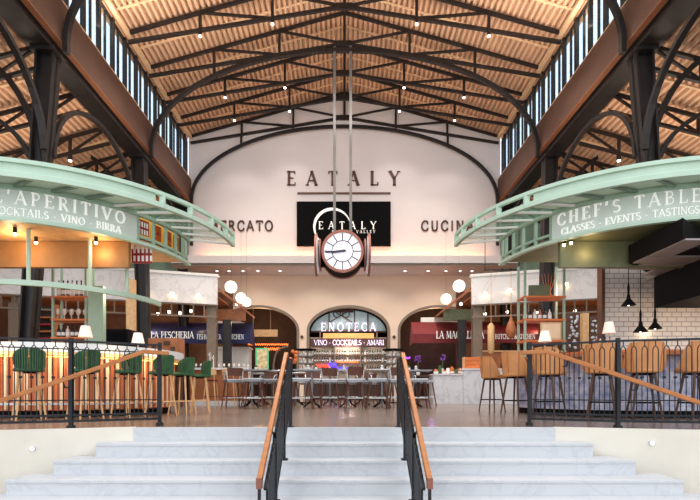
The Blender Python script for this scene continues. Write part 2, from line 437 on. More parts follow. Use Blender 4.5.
# fascia, lip, eave, clerestory
for s_, sd in ((-1, 'left'), (1, 'right')):
    struct('wall_fascia_'+sd, MB().box(s_*8.2, s_*8.34, 7, 25, 10.57, 11.8), 'fascia_brown')
    struct('trim_%d' % tn, MB().box(s_*8.17, s_*8.36, 7, 25, 10.55, 10.57), 'lip_lit_edge'); tn += 1
    struct('trim_%d' % tn, MB().box(s_*8.12, s_*8.3, 7, 25, 13.97, 14.1).box(s_*8.2, s_*8.5, 7, 25, 11.8, 11.84), 'purlin'); tn += 1
    k = 0; y = 10.2
    while y < 24.9:
        y2 = min(y+.95, 25.0); fr = MB()
        fr.box(s_*8.34, s_*8.47, y, y+.12, 11.84, 13.97)                 # deep post
        fr.box(s_*8.4, s_*8.46, y+.13, y2, 11.84, 11.91); fr.box(s_*8.4, s_*8.46, y+.13, y2, 13.85, 13.97)
        fr.box(s_*8.38, s_*8.47, y+.50, y+.53, 11.91, 13.85)
        o = struct('window_%d' % (k+1 if s_ < 0 else k+21), fr, 'steel_dark')
        MB().box(s_*8.42, s_*8.432, y+.53, y2, 11.91, 13.85).build('pane', 'window_glass', o)
        MB().box(s_*8.42, s_*8.45, y+.12, y+.27, 11.91, 13.85).build('dark_pane', 'glass_dim', o)
        MB().box(s_*8.42, s_*8.432, y+.27, y+.53, 11.91, 13.85).build('pane', 'window_glass', o)
        k += 1; y += .95
# upper back wall with ledge, lower back wall with arches
mb = MB(); m_ = mb
m_.add([V(-8.35,25,7.5),V(8.35,25,7.5),V(8.35,25,14.1),V(0,25,16.5),V(-8.35,25,14.1),
        V(-8.35,25.3,7.5),V(8.35,25.3,7.5),V(8.35,25.3,14.1),V(0,25.3,16.5),V(-8.35,25.3,14.1)],
       [(0,1,2,3,4),(9,8,7,6,5),(0,5,6,1),(1,6,7,2),(2,7,8,3),(3,8,9,4),(4,9,5,0)])
struct('wall_back', mb, 'wall_cream')
LZ0, LZ1 = Z(265.5, 24.2), Z(255.5, 24.2)
mb = MB().box(-9, 9, 24.2, 26.6, LZ0, LZ0+.12).box(-9, 9, 24.2, 24.35, LZ0, LZ1)
mb.box(-9, 9, 24.35, 25, LZ1-.25, LZ1-.15)
struct('wall_ledge', mb, 'wall_cream')
struct('trim_%d' % tn, MB().box(-9, 9, 24.14, 24.2, LZ0-.03, LZ0+.04), 'trim_tan'); tn += 1
YL = 26.3
AH = 2.28; AC = [-5.12+.225, .225, 5.12+.225]; ASP = Z(331, YL); ACR = Z(306.5, YL)
def arch_z(x, c, grow=0): 
    t = (x-c)/(AH+grow)
    return ASP+(ACR-ASP+grow)*math.sqrt(max(0, 1-t*t))
mb = MB(); xs = [-17]
for c in AC: xs += [c-AH*math.cos(PI*k/20) for k in range(21)]
xs += [17]; top = LZ0+.05
for a, b in zip(xs, xs[1:]):
    mid = (a+b)/2; c = [q for q in AC if abs(mid-q) < AH-1e-4]
    za, zb = (arch_z(a, c[0]), arch_z(b, c[0])) if c else (0, 0)
    mb.hexa([V(a,YL,za),V(b,YL,zb),V(b,YL+.4,zb),V(a,YL+.4,za),V(a,YL,top),V(b,YL,top),V(b,YL+.4,top),V(a,YL+.4,top)])
struct('wall_lower_back', mb, 'wall_lower')
for c in AC:
    mb = MB(); pr = [(c-AH, 0)]+[(c-AH*math.cos(PI*k/24), ASP+(ACR-ASP)*math.sin(PI*k/24)) for k in range(25)]+[(c+AH, 0)]
    for (a, b) in zip(pr, pr[1:]):
        mb.bar(V(a[0], YL+.08, a[1]), V(b[0], YL+.08, b[1]), .14, .3, up=(0, 1, 0))
    struct('trim_%d' % tn, mb, 'trim_tan'); tn += 1
# the walls beside and behind
for s_, sd in ((-1, 'left'), (1, 'right')):
    struct('wall_aisle_'+sd, MB().box(s_*8.36, s_*18.2, 25, 25.25, 0 if 0 else 6.6, 11), 'wall_green')
    struct('wall_'+sd, MB().box(s_*18.05, s_*18.3, 5, 31, -1.4, 9.5), 'wall_brown')
struct('wall_far', MB().box(-18, 18, 30, 30.2, 0, 7), 'wall_dark')
struct('ceiling_far', MB().box(-18, 18, 26.7, 30, 6.3, 6.45), 'wall_dark')
for k, c in enumerate((-2.45, 2.9)):
    struct('wall_partition_%s' % ('left', 'right')[k], MB().box(c-.08, c+.08, 26.7, 30, 0, 6.3), 'wall_brown')

# columns and girders
for s_, sd in ((-1, 'left'), (1, 'right')):
    for y, ds in ((13.6, 'nearer'), (19.6, 'farther'), (25.0, 'last')):
        o = thing('steel_column', (s_*8.62, y, 0), 'dark riveted steel column, the %s one on the %s of the hall' % (ds, sd), 'column', 'steel columns of the hall')
        x = s_*8.62
        xb = s_*9.35 if y < 14 else s_*8.35 if y < 20 else x; wt = .27; wb = .14 if y < 14 else .2
        sh = MB()
        for u0, u1, hy in ((-1, 1, .05), (-1, -.75, .2), (.75, 1, .2)):
            sh.hexa([V(xb+u0*wb,y-hy,0), V(xb+u1*wb,y-hy,0), V(xb+u1*wb,y+hy,0), V(xb+u0*wb,y+hy,0), V(x+u0*wt,y-hy,10.3), V(x+u1*wt,y-hy,10.3), V(x+u1*wt,y+hy,10.3), V(x+u0*wt,y+hy,10.3)])
        sh.build('shaft', 'steel_column', o)
        MB().box(x-.34, x+.34, y-.32, y+.32, 10.2, 10.3).box(xb-.3, xb+.3, y-.3, y+.3, 0, .05).build('end_plate', 'steel_dark', o)
    g = thing('steel_girder', (s_*8.7, 16, 10.3), 'long dark steel girder under the clerestory on the %s side' % sd, 'girder')
    MB().box(s_*8.62, s_*8.72, 7, 24.95, 10.4, 11.2).build('web', 'steel_dark', g)
    MB().box(s_*8.36, s_*9.02, 7, 24.95, 10.3, 10.42).build('bottom_flange', 'steel_column', g)
    for (ya, yb, ds) in ((7.6, 13.6, 'nearest'), (13.6, 19.6, 'middle'), (19.6, 25.0, 'farthest')):
        yc, a = (ya+yb)/2, (yb-ya)/2-.2
        pts = [V(s_*8.62, yc-a*math.cos(PI*k/20), 7.4+2.45*math.sin(PI*k/20)) for k in range(21)]
        m = MB()
        for p, q in zip(pts, pts[1:]): m.bar(p, q, .12, .16, up=(1, 0, 0))
        o = m.build('arched_brace', 'steel_column'); tag(o, 'curved steel brace between columns on the %s side, the %s bay' % (sd, ds), 'brace', 'arched braces under the girders')
    for y, ds in ((13.6, 'nearer'), (19.6, 'farther')):
        pts = [V(s_*(8.85+3.2*(1-math.cos(PI/2*k/12))), y, 6.8+(3.9)*math.sin(PI/2*k/12)*1.0) for k in range(13)]
        m = MB()
        for p, q in zip(pts, pts[1:]): m.bar(p, q, .15, .14, up=(0, 1, 0))
        o = m.build('aisle_brace', 'steel_dark'); tag(o, 'dark curved brace rising outward from the %s column on the %s' % (ds, sd), 'brace', 'aisle braces')

# roof trusses
def ztop(x): return 16.36-.282*abs(x)
def zbot(x): return 15.05-.165*abs(x)
NAMES = ['against the back wall', 'second from the back wall', 'third from the back wall', 'fourth from the back wall, above the clock', 'fifth from the back wall', 'sixth from the back wall', 'seventh from the back wall, nearest']
TY = [24.86, 23.2, 21.4, 19.6, 17.7, 15.7, 13.6]
for i, y in enumerate(TY):
    o = thing('roof_truss', (0, y, 13.7), 'dark steel roof truss %s' % NAMES[i], 'truss', 'roof trusses of the nave')
    t = .11
    for s_ in (-1, 1):
        MB().bar(V(0,y,ztop(0)), V(s_*8.2,y,ztop(8.2)), t, t).build('top_chord', 'steel_dark', o)
        MB().bar(V(0,y,zbot(0)), V(s_*8.2,y,zbot(8.2)), t, t).build('bottom_chord', 'steel_dark', o)
        for x in (2.73, 5.47): MB().bar(V(s_*x,y,zbot(x)-.1), V(s_*x,y,ztop(x)), .1).build('post', 'steel_dark', o)
        MB().bar(V(0,y,zbot(0)), V(s_*2.73,y,ztop(2.73)), .08).build('diagonal', 'steel_dark', o)
        MB().bar(V(s_*2.73,y,zbot(2.73)), V(s_*5.47,y,ztop(5.47)), .08).build('diagonal', 'steel_dark', o)
    MB().bar(V(0,y,zbot(0)-.1), V(0,y,ztop(0)), .12).build('post', 'steel_dark', o)
    MB().box(-.3, .3, y-.05, y+.05, zbot(0)-.12, zbot(0)+.12).build('gusset_plate', 'steel_dark', o)
    if i in (1, 2, 4, 5):
        for x in (-5.47, -2.73, 2.73, 5.47):
            zb = zbot(x)+.06
            l_ = thing('ceiling_spotlight', (x, y, zb-.3), 'small black spotlight under the roof truss %s, %s %s' % (NAMES[i].split(',')[0], 'outer' if abs(x) > 4 else 'inner', 'left' if x < 0 else 'right'), 'spotlight', 'spotlights on the roof trusses')
            MB().cyl((x, y), .07, zb-.26, zb, 12).build('can', 'steel_dark', l_)
            MB().cyl((x, y), .055, zb-.3, zb-.26, 12).build('lens', 'bulb_small', l_)
    if i in (0, 3, 6):
        a_ = thing('steel_arch', (0, y, 7), 'great curved steel arch under the roof truss %s' % NAMES[i].split(',')[0], 'arch', 'steel arches of the nave')
        rib = MB(); n = 48; yy = y if i else 24.72
        ze = 10.3 if i else 8.2
        pts = [V(-8.1, yy, ze)]+[V(-8.1*math.cos(PI*k/n), yy, 10.65+(4.13 if i else 3.85)*math.sin(PI*k/n)) for k in range(n+1)]+[V(8.1, yy, ze)]
        for p, q in zip(pts, pts[1:]): rib.bar(p, q, .15, .16 if i else .12, up=(0, 1, 0))
        rib.build('rib', 'steel_dark', a_)
        for x in ((-5.47, -2.73, 2.73, 5.47) if i else (-5.47, 5.47)):
            za = 10.65+(4.13 if i else 3.85)*math.sqrt(1-(x/8.1)**2)
            MB().bar(V(x, yy, za), V(x, yy, zbot(x)-.1), .1).build('hanger', 'steel_dark', a_)
    # aisle trusses on both sides
    for s_, sd in ((-1, 'left'), (1, 'right')):
        o = thing('aisle_truss', (s_*13, y, 8), 'dark steel truss of the %s aisle roof, frame %s' % (sd, NAMES[i].split(',')[0]), 'truss', 'aisle roof trusses')
        f = lambda x: 10.55-.27*(x-8.75)
        g_ = lambda x: 10.05-.15*(x-8.75)-(.0)
        h_ = lambda x: 9.9-.24*(x-8.75) 
        MB().bar(V(s_*8.9,y,f(8.9)), V(s_*18,y,f(18)), .1).build('top_chord', 'steel_dark', o)
        MB().bar(V(s_*8.9,y,h_(8.9)), V(s_*18,y,h_(18)-.1), .1).build('bottom_chord', 'steel_dark', o)
        for x in (10.4, 11.9, 13.4, 14.9, 16.4): MB().bar(V(s_*x,y,h_(x)), V(s_*x,y,f(x)), .09).build('post', 'steel_dark', o)
        for x in (8.9, 10.4, 11.9, 13.4, 14.9): MB().bar(V(s_*x,y,f(x)), V(s_*(x+1.5),y,h_(x+1.5)), .07).build('diagonal', 'steel_dark', o)
        pts = [V(s_*(13.4-4.3*math.cos(PI*k/20)), y, 6.9+2.3*math.sin(PI*k/20)) for k in range(1, 20)]
        if i in (0, 3, 6):
            m = MB()
            for p, q in zip(pts, pts[1:]): m.bar(p, q, .12, .16, up=(0, 1, 0))
            m.build('arched_rib', 'steel_dark', o)
        if i in (3, 4, 5):
            for x in (10.4, 13.4):
                l_ = thing('ceiling_spotlight', (s_*x, y, h_(x)-.3), 'small black spotlight under the %s aisle truss %s, %s one' % (sd, NAMES[i].split(',')[0], 'inner' if x < 11 else 'outer'), 'spotlight', 'spotlights in the aisles')
                MB().cyl((s_*x, y), .08, h_(x)-.28, h_(x)-.04, 12).build('can', 'steel_dark', l_)
                MB().cyl((s_*x, y), .06, h_(x)-.32, h_(x)-.28, 12).build('lens', 'bulb_small', l_)

# wall lettering, black screen
D = 24.985
def sign_word(text, pxa, pxb, ya, yb, y, m, label, sans=False, depth=.04, weight=1.0):
    x0 = X(pxa, y); h = Z(ya, y)-Z(yb, y)
    o = thing('wall_lettering', (x0, y, Z(yb, y)), label, 'sign lettering')
    letters(text, X(pxb, y)-x0, h, flat_fn(x0, y, Z(yb, y)), depth, m, o, sans, weight); return o
sign_word('EATALY', 287, 399.5, 171.5, 185.5, D, 'letter_brown', 'large dark serif word EATALY high on the cream back wall', weight=1.3)
sign_word('MERCATO', 209, 273, 221, 231, D, 'letter_brown', 'dark word MERCATO left of the black screen on back wall', True, weight=1.15)
sign_word('CUCINA', 421, 474, 221, 231, D, 'letter_brown', 'dark word CUCINA right of the black screen on back wall', True, weight=1.15)
o = MB().box(X(297.5, D), X(390.5, D), D-.05, D, Z(194.4, D), Z(192.6, D)).build('wall_rule', 'letter_brown'); tag(o, 'thin dark horizontal bar under the big EATALY lettering', 'sign bar')
o = thing('screen', (X(344, D), D-.1, Z(247, D)), 'large black rectangular screen with white crescent logo on back wall', 'screen')
MB().box(X(297, D), X(390.5, D), D-.14, D, Z(246.5, D), Z(202.5, D)).build('panel', 'screen_black', o)
ml = MB(); x0 = X(318.5, D-.14)
letters('EATALY', X(376, D)-x0, Z(222.5, D)-Z(230, D), flat_fn(x0, D-.14, Z(230, D)), .015, 'letter_white', o)
x0 = X(332, D); lettering(ml, 'SILICON VALLEY', X(375, D)-x0, .15, flat_fn(x0, D-.14, Z(234, D)), .015)
ml.build('small_lettering', 'letter_white', o)
cc = P(332, 226.5, D-.14); cr = MB()
for k in range(36):
    a0, a1 = [math.radians(15+ (235-15)*(k+j)/36) for j in (0, 1)]; 
    w0, w1 = [.03+.13*math.sin(PI*min(1, (k+j)/36)) for j in (0, 1)]
    R_ = 1.0
    pt = lambda a, r, d: V(cc.x+r*math.cos(a), D-.14-d, cc.z+r*math.sin(a))
    cr.hexa([pt(a0,R_-w0,0),pt(a0,R_,0),pt(a1,R_,0),pt(a1,R_-w1,0),pt(a0,R_-w0,.015),pt(a0,R_,.015),pt(a1,R_,.015),pt(a1,R_-w1,.015)])
cr.build('crescent_logo', 'letter_white', o)

# hanging four-faced clock
cx, cyc = -.08, 19.6; cz = Z(250.8, 18.98)
ck = thing('hanging_clock', (cx, cyc, cz), 'four-faced station clock with red-brown rims hanging on two rods', 'clock')
def disc(m, axis, sgn, off0, off1, r0, r1, n=40, c=None):
    """ring or disc facing +-axis"""
    c = c or (cx, cyc, cz)
    def pt(a, r, o):
        if axis == 'y': return V(c[0]+r*math.cos(a), c[1]+sgn*o, c[2]+r*math.sin(a))
        return V(c[0]+sgn*o, c[1]+r*math.cos(a), c[2]+r*math.sin(a))
    for k in range(n):
        a, b = 2*PI*k/n, 2*PI*(k+1)/n
        m.hexa([pt(a,r0,off0),pt(a,r1,off0),pt(b,r1,off0),pt(b,r0,off0),pt(a,r0,off1),pt(a,r1,off1),pt(b,r1,off1),pt(b,r0,off1)])
body = MB(); disc(body, 'y', -1, -.55, .55, 0.0, .82); disc(body, 'x', 1, -1.0, 1.0, 0, .5); body.build('housing', 'black_soft', ck)
for axis, sg, nm in (('y', -1, 'front'), ('y', 1, 'back'), ('x', -1, 'left'), ('x', 1, 'right')):
    r = MB(); o1 = .62 if axis == 'y' else 1.14; disc(r, axis, sg, o1-(.14 if axis == 'y' else .09), o1, .76, .865)
    if axis == 'x': disc(r, axis, sg, .9, .96, .45, .66)
    f = MB(); disc(f, axis, sg, o1-.1, o1-.05, 0, .77)
    r.build('rim', 'red_rim', ck); fo = f.build('dial', 'clock_face', ck)
    d = MB()
    def pt(a, r_, o, c=(cx, cyc, cz)):
        a = PI/2-a; o = o-1.0+o1-.05
        if axis == 'y': return V(c[0]-sg*r_*math.cos(a), c[1]+sg*o, c[2]+r_*math.sin(a))
        return V(c[0]+sg*o, c[1]+sg*r_*math.cos(a), c[2]+r_*math.sin(a))
    for k in range(12):
        a = 2*PI*k/12; d.bar(pt(a, .42, 1.005), pt(a, .74, 1.005), .035)
    for k in range(36): d.bar(pt(2*PI*k/36, .43, 1.005), pt(2*PI*(k+1)/36, .43, 1.005), .028)
    d.build('dial_marks', 'ink', fo)
    MB().bar(pt(math.radians(266), -.15, 1.03), pt(math.radians(266), .70, 1.03), .055).build('minute_hand', 'ink', ck)
    MB().bar(pt(math.radians(263), -.1, 1.045), pt(math.radians(263), .46, 1.045), .08).build('hour_hand', 'ink', ck)
for s_ in (-1, 1):
    x = cx+s_*.34
    MB().bar(V(x, cyc, cz+.6), V(x, cyc, zbot(0)), .11).build('hanging_rod', 'rod_grey', ck)

for k, px in enumerate((217, 229, 243, 258, 280, 405, 428, 446, 460, 472)):
    x = X(px, 25.2); o = thing('downlight', (x, 25.2, LZ0-.04), 'small round downlight in the soffit below the ledge, %s from the left' % ORD[k], 'light', 'soffit downlights')
    MB().lathe([(.09, LZ0-.03), (.09, LZ0)], (x, 25.2), 14).build('bezel', 'metal_light', o); MB().lathe([(.065, LZ0-.04), (.065, LZ0-.03)], (x, 25.2), 14).build('lens', 'bulb_small', o)
# ------------------------------------------------------------------ round kiosks
KX, KY = 5.75, 9.5; RO, RI = 3.25, 2.55; ZC = 3.54
def kp(s, phi, r, z):      # phi 0 = towards the stairs, 90 = towards the middle of the hall
    a = math.radians(phi); t = min(1, max(0, (r-RI)/(RO-RI))); return V(s*(KX-.15*t-r*math.sin(a)), KY+.3*t-r*math.cos(a), z)
def phi_px(s, px, r, lo=-80, hi=90):
    best = None
    for k in range(0, 3401):
        ph = lo+(hi-lo)*k/3400; p = kp(s, ph, r, 0)
        if p.y < .3: continue
        e = abs(CX+F*p.x/p.y-px)
        if best is None or e < best[0]: best = (e, ph)
    return best[1]
def arcpts(s, r, z, a, b, n=40): return [kp(s, a+(b-a)*k/n, r, z) for k in range(n+1)]
def curved_panel(mb, s, r0, r1, z0, z1, a, b, n=None):
    n = n or max(1, int(abs(b-a)/3))
    for k in range(n):
        p, q = a+(b-a)*k/n, a+(b-a)*(k+1)/n
        mb.hexa([kp(s,p,r0,z0), kp(s,q,r0,z0), kp(s,q,r1,z0), kp(s,p,r1,z0), kp(s,p,r0,z1), kp(s,q,r0,z1), kp(s,q,r1,z1), kp(s,p,r1,z1)])
def kiosk(s):
    side = 'left' if s < 0 else 'right'
    nm = "L'APERITIVO" if s < 0 else "CHEF'S TABLE"
    can = thing('kiosk_canopy', (s*KX, KY, ZC), 'round mint green canopy ring with %s lettering over the %s bar' % (nm, side), 'canopy', None)
    A0, A1 = -90, 91
    for z, w_, h_ in ((ZC, .07, .075), (ZC+.2, .07, .06)):
        MB().ribbon(arcpts(s, RO, z, A0, A1, 60), w_, h_).build('outer_ring', 'green_pale', can)
    m = MB(); curved_panel(m, s, RO-.01, RO-.03, ZC+.02, ZC+.19, A0, 50, 60); m.build('rim_fascia', 'green_pale', can)
    for k in range(19):
        ph = -88+10*k if k < 18 else 90
        if ph > 50: MB().bar(kp(s, ph, RO, ZC-.02), kp(s, ph, RO, ZC+.2), .09, .05).build('rim_bracket', 'green_pale', can)
    MB().ribbon(arcpts(s, RI+.02, ZC-.01, A0, A1, 60), .06, .06).build('inner_ring', 'green_paint', can)
    rads = [(-a_, -b_) for a_, b_ in ((90,90),(82,81.7),(74,73.5),(66,65),(57.8,56.2),(49.2,47.5),(39.7,38),(30.9,27.8),(20.5,16.9))]+[(-8, -6), (0, 0), (10, 6), (20.5,16.9), (30.9,27.8), (39.7,38), (49.2,47.5), (57.8,56.2), (66,65), (74,73.5), (82,81.7), (90,90)]
    for ph, pi_ in rads:
        MB().bar(kp(s, pi_, RI, ZC), kp(s, ph, RO, ZC), .05 if ph < 45 else .035, .035).build('radial_rafter', 'green_joint' if ph < 45 else 'white_paint', can)
    m = MB(); curved_panel(m, s, RI, RO, ZC+.03, ZC+.06, A0, 54, 48); m.build('soffit_panel', 'green_panel', can)
    m = MB(); curved_panel(m, s, RI, RO-.03, ZC+.03, ZC+.045, 54, 90, 10); m.build('glass_panel', 'glass_tint', can)
    # sign drum
    pe = 54.6; pst = phi_px(s, CX+s*207.5, RI, 20, 88); pe = pst
    sg = MB(); curved_panel(sg, s, RI, RI-.06, ZC-.5, ZC, A0, pe, 50); sgn = sg.build('sign_band', 'green_sign', can)
    m = MB(); m.ribbon(arcpts(s, RI+.01, ZC-.5, A0, A1, 60), .09, .05); m.build('lower_rim', 'green_pale', can)
    def fn_for(phA, phB, z0, L, flip):
        return lambda u, t, d: kp(s, phA+(phB-phA)*u/L, RI+.004+d, z0+t)
    def text(word, pxa, pxb, z0, h, wt):
        a, b = phi_px(s, pxa, RI, -30, 88) if 0 <= pxa <= 700 else None, None
        return None
    def curve_text(word, pa, pb, z0, h, wt):
        L = abs(math.radians(pb-pa))*RI; letters(word, L, h, fn_for(pa, pb, z0, L, False), .02, 'letter_white', sgn, weight=wt)
    if s < 0:
        pA = phi_px(s, 12, RI, 0, 88); pO = phi_px(s, 124.5, RI, 0, 88)
        full = (pO-pA); start = pA-full*.155
        curve_text("L'APERITIVO", start, pO, ZC-.255, .2, .82)
        e2 = phi_px(s, 120.5, RI, 0, 88); s2 = phi_px(s, 0, RI, 0, 60)-2.5
        curve_text("COCKTAILS . VINO . BIRRA", s2, e2, ZC-.43, .115, .7)
    else:
        a = phi_px(s, 558, RI, 0, 88); b = phi_px(s, 698, RI, 0, 70)-.9
        curve_text("CHEF'S TABLE", a, b, ZC-.255, .2, .82)
        a2 = phi_px(s, 562, RI, 0, 88)
        curve_text("CLASSES . EVENTS . TASTINGS", a2, phi_px(s, 700, RI, 0, 70)+.1, ZC-.43, .115, .7)
    for ph in (pe+.6, pe+8, pe+15, pe+22, pe+28.5, 90):
        MB().bar(kp(s, ph, RI-.02, ZC-.5), kp(s, ph, RI-.02, ZC), .05, .05).build('drum_post', 'green_paint', can)
    MB().ribbon(arcpts(s, RI-.02, ZC-.36 if s > 0 else ZC-.38, pe, 90, 24), .04, .04).build('drum_rail', 'green_paint', can)
    # ceiling inside and bulkhead
    c = MB(); pts = [(p.x, p.y) for p in arcpts(s, RI-.08, 0, -90, 90, 48)]
    c.prism(pts, .06, lambda a, b, t: V(a, b, ZC-.46+t)); c.build('inner_ceiling', 'olive' if s > 0 else 'wood_light', can)
    MB().box(s*(KX-1.98), s*(KX+3.0), 8.15, 8.25, 2.62, ZC-.47).build('bulkhead', 'olive' if s > 0 else 'bulkhead_lamplit', can)
    # hanging lower ring with its posts
    zr = 2.21
    if s < 0:
        MB().ribbon(arcpts(s, 2.02, zr, -90, 88, 40), .07, .085).build('hanging_ring', 'green_pale', can)
        for px in (-60, 28.5, 90, 127):
            ph = phi_px(s, px, 2.02, -60, 80) if px > 0 else -25
            MB().tube([kp(s, ph, 2.02, zr), kp(s, ph, 2.02, ZC-.46)], .032, 8).build('hanger_post', 'green_pale', can)
    # bulbs
    for k, (px, py) in enumerate([(15, 230), (36, 239), (96, 239)] if s < 0 else [(571, 243), (564, 249)]):
        D_ = (7.5, 7.94, 7.94)[k] if s < 0 else (7.95, 8.05)[k]
        zc = ZC-.46; q = P(px, py, D_); q.z = zc-.09
        b = thing('ceiling_bulb', (q.x, q.y, q.z-.05), 'small glowing bulb under the %s kiosk ceiling, %s from the left' % (side, ORD[k]), 'lamp', 'bulbs under the kiosk ceilings')
        MB().cyl((q.x, q.y), .03, q.z, zc, 10).build('socket', 'steel_dark', b)
        MB().ellipsoid((q.x, q.y, q.z-.01), .026, .026, .034).build('bulb', 'bulb', b)
    return can
canL = kiosk(-1); canR = kiosk(1)

# posters in the open part of the left drum
pe = phi_px(-1, 137, RI, 20, 88)
for k in range(4):
    a, b = [(pe+1, pe+7.4), (pe+8.5, pe+14.4), (pe+15.5, pe+21.4), (pe+22.5, pe+28)][k]
    o = thing('framed_poster', kp(-1, (a+b)/2, RI-.1, ZC-.4), 'yellow framed dark red poster in the open canopy drum, %s from the sign' % ORD[k], 'poster', 'yellow framed posters in the left canopy drum')
    m = MB(); curved_panel(m, -1, RI-.09, RI-.12, ZC-.34, ZC-.01, a-.4, b+.4, 3); m.build('frame', 'yellow', o)
    m = MB(); curved_panel(m, -1, RI-.08, RI-.095, ZC-.31, ZC-.04, a+.4, b-.4, 3); m.build('picture', 'poster_red', o)
    for r in range(2):
        m = MB()
        for j in range(4):
            aa = a+1+(b-a-2)*j/3.6
            curved_panel(m, -1, RI-.07, RI-.082, ZC-.3+r*.13, ZC-.21+r*.13, aa, aa+.6, 1)
        m.build('bottle_motif', 'ceramic' if k == 0 else 'bottle_amber', o)
o = thing('hanging_poster', P(141, 262, 8.45), 'red poster with rows of white bottles hanging under the left canopy drum', 'poster')
a, b = P(131.5, 263, 8.45), P(151, 249, 8.45)
MB().box(a.x, b.x, 8.45, 8.49, a.z, b.z).build('panel', 'poster_red', o)
m = MB()
for r in range(2):
    for j in range(5): m.box(a.x+.04+j*.075, a.x+.075+j*.075, 8.435, 8.45, a.z+.03+r*.15, a.z+.13+r*.15)
m.build('bottle_motif', 'ceramic', o)
MB().bar(V(a.x+.05, 8.47, b.z), V(a.x+.05, 8.47, 3.08), .02).bar(V(b.x-.05, 8.47, b.z), V(b.x-.05, 8.47, 3.08), .02).build('hanger', 'green_paint', o)

# ---------------- bar counters
BX, BY, BR = 5.6, 9.8, 2.02
def bp(s, phi, r, z):
    a = math.radians(phi); return V(s*(BX-r*math.sin(a)), BY-r*math.cos(a), z)
def band(mb, s, r0, r1, z0, z1, a, b, n):
    for k in range(n):
        p, q = a+(b-a)*k/n, a+(b-a)*(k+1)/n
        mb.hexa([bp(s,p,r0,z0), bp(s,q,r0,z0), bp(s,q,r1,z0), bp(s,p,r1,z0), bp(s,p,r0,z1), bp(s,q,r0,z1), bp(s,q,r1,z1), bp(s,p,r1,z1)])
for s, nm in ((-1, 'round bar counter with glowing copper and cream slatted front at left'), (1, 'round bar counter with patterned tile front and tan top at right')):
    o = thing('bar_counter', (s*BX, BY, 0), nm, 'bar counter')
    m = MB(); band(m, s, BR-.12, BR-.2, .12, 1.06, -30, 100, 50); m.build('body', 'copper_slat' if s < 0 else 'tile_pattern', o)
    m = MB(); band(m, s, BR-.16, BR-.26, 0, .13, -30, 100, 50); m.build('plinth', 'black_soft', o)
    m = MB(); band(m, s, BR+.1, BR-.55, 1.06, 1.12, -30, 100, 50); m.build('worktop', 'wood_light' if s < 0 else 'wood_mid', o)
    if s < 0:
        m = MB(); k = -30
        while k < 100:
            band(m, s, BR-.06, BR-.12, .14, 1.04, k, k+1.5, 1); k += 5.2
        m.build('cream_slats', 'cream_slat', o)
        m = MB(); k = -30
        while k < 100:
            band(m, s, BR-.08, BR-.12, .14, 1.04, k+1.9, k+2.3, 1); k += 2.6
        m.build('copper_slats', 'copper_slat', o)
        m = MB(); band(m, s, BR+.11, BR-.02, 1.12, 1.27, -30, 100, 50); m.build('raised_edge', 'marble_white', o)
        m = MB(); band(m, s, BR-.0, BR-.03, 1.03, 1.05, -28, 98, 50); m.build('light_strip', 'strip_warm', o)
        m = MB(); m.ribbon([bp(s, -28+126*k/60, BR+.08, .24) for k in range(61)], .035, .035); m.build('foot_rail', 'metal_light', o)
    else:
        m = MB(); band(m, s, BR-.5, BR-.56, 1.12, 1.2, -30, 100, 50); m.build('rear_edge', 'wood_orange', o)
# inner service island of each kiosk (drawers, worktop)
for s, sd in ((-1, 'left'), (1, 'right')):
    o = thing('service_island', (s*5.3, 10.2, 0), 'low steel and wood service island inside the %s round bar' % sd, 'island')
    xe = 7.2 if s < 0 else 5.1
    MB().box(s*4.4, s*xe, 10.1, 10.7, 0, 1.0).build('body', 'wood_dark', o)
    MB().box(s*4.35, s*(xe+.05), 10.05, 10.75, 1.0, 1.05).build('worktop', 'metal_grey', o)

# pillars under the canopies
def square_post(px0, px1, D_, z1, m, label, z0=0, d=.25, name='kiosk_pillar', m2=None):
    o = thing(name, (X((px0+px1)/2, D_), D_, z0), label, 'pillar')
    MB().box(X(px0, D_), X(px1, D_), D_, D_+d, z0, z1).build('shaft', m, o)
    xm = X((px0+px1)/2, D_); w_ = (X(px1, D_)-X(px0, D_))/2
    MB().box(xm-w_-.03, xm+w_+.03, D_-.03, D_+d+.03, z0, z0+.1).build('base', m2 or m, o)
    return o
square_post(88, 103, 9.5, 2.6, 'green_paint', 'pale green square pillar beside the bottle shelves in the left bar', d=.12)
# shelf towers with bottles
def shelf_tower(px, D_, d, zs, ztop_, label, mt='green_paint', zf=0):
    o = thing('shelf_tower', (X((px[0]+px[1])/2, D_), D_+d/2, 1.05), label, 'shelf')
    x0, x1 = X(px[0], D_), X(px[1], D_)
    for x in (x0, x1):
        for y in (D_, D_+d): MB().box(x-.02, x+.02, y-.02, y+.02, zf, ztop_).build('upright', mt, o)
    for z in zs: MB().box(x0-.03, x1+.03, D_-.03, D_+d+.03, z-.035, z).build('shelf_board', 'wood_orange', o)
    return o, x0, x1
BOT = {}
def bottle_proto(kind, m, r=.037, h=.3):
    o = thing('bottle', (0,0,0), 'x', 'bottle')
    o['_w'] = (0,0,0)
    MB().lathe([(r*.9, 0), (r, .01), (r, h*.55), (r*.85, h*.64), (r*.36, h*.76), (r*.33, h*.97)], (0,0), 10).build('glass_body', m, o)
    MB().lathe([(r*.4, h*.93), (r*.4, h)], (0,0), 8).build('cap', 'black_soft', o)
    MB().lathe([(r*1.03, h*.16), (r*1.03, h*.42)], (0,0), 10, cap=False).build('paper_label', 'ceramic', o)
    return o
used = set()
def bottle(kind, m, p, label, group, h=.3, r=.037, sc_=None):
    key = (m, h, r)
    if key not in BOT: BOT[key] = bottle_proto(kind, m, r, h); first = True
    else: first = False
    return place(BOT[key], first, p, random.uniform(0, 6), label, group)
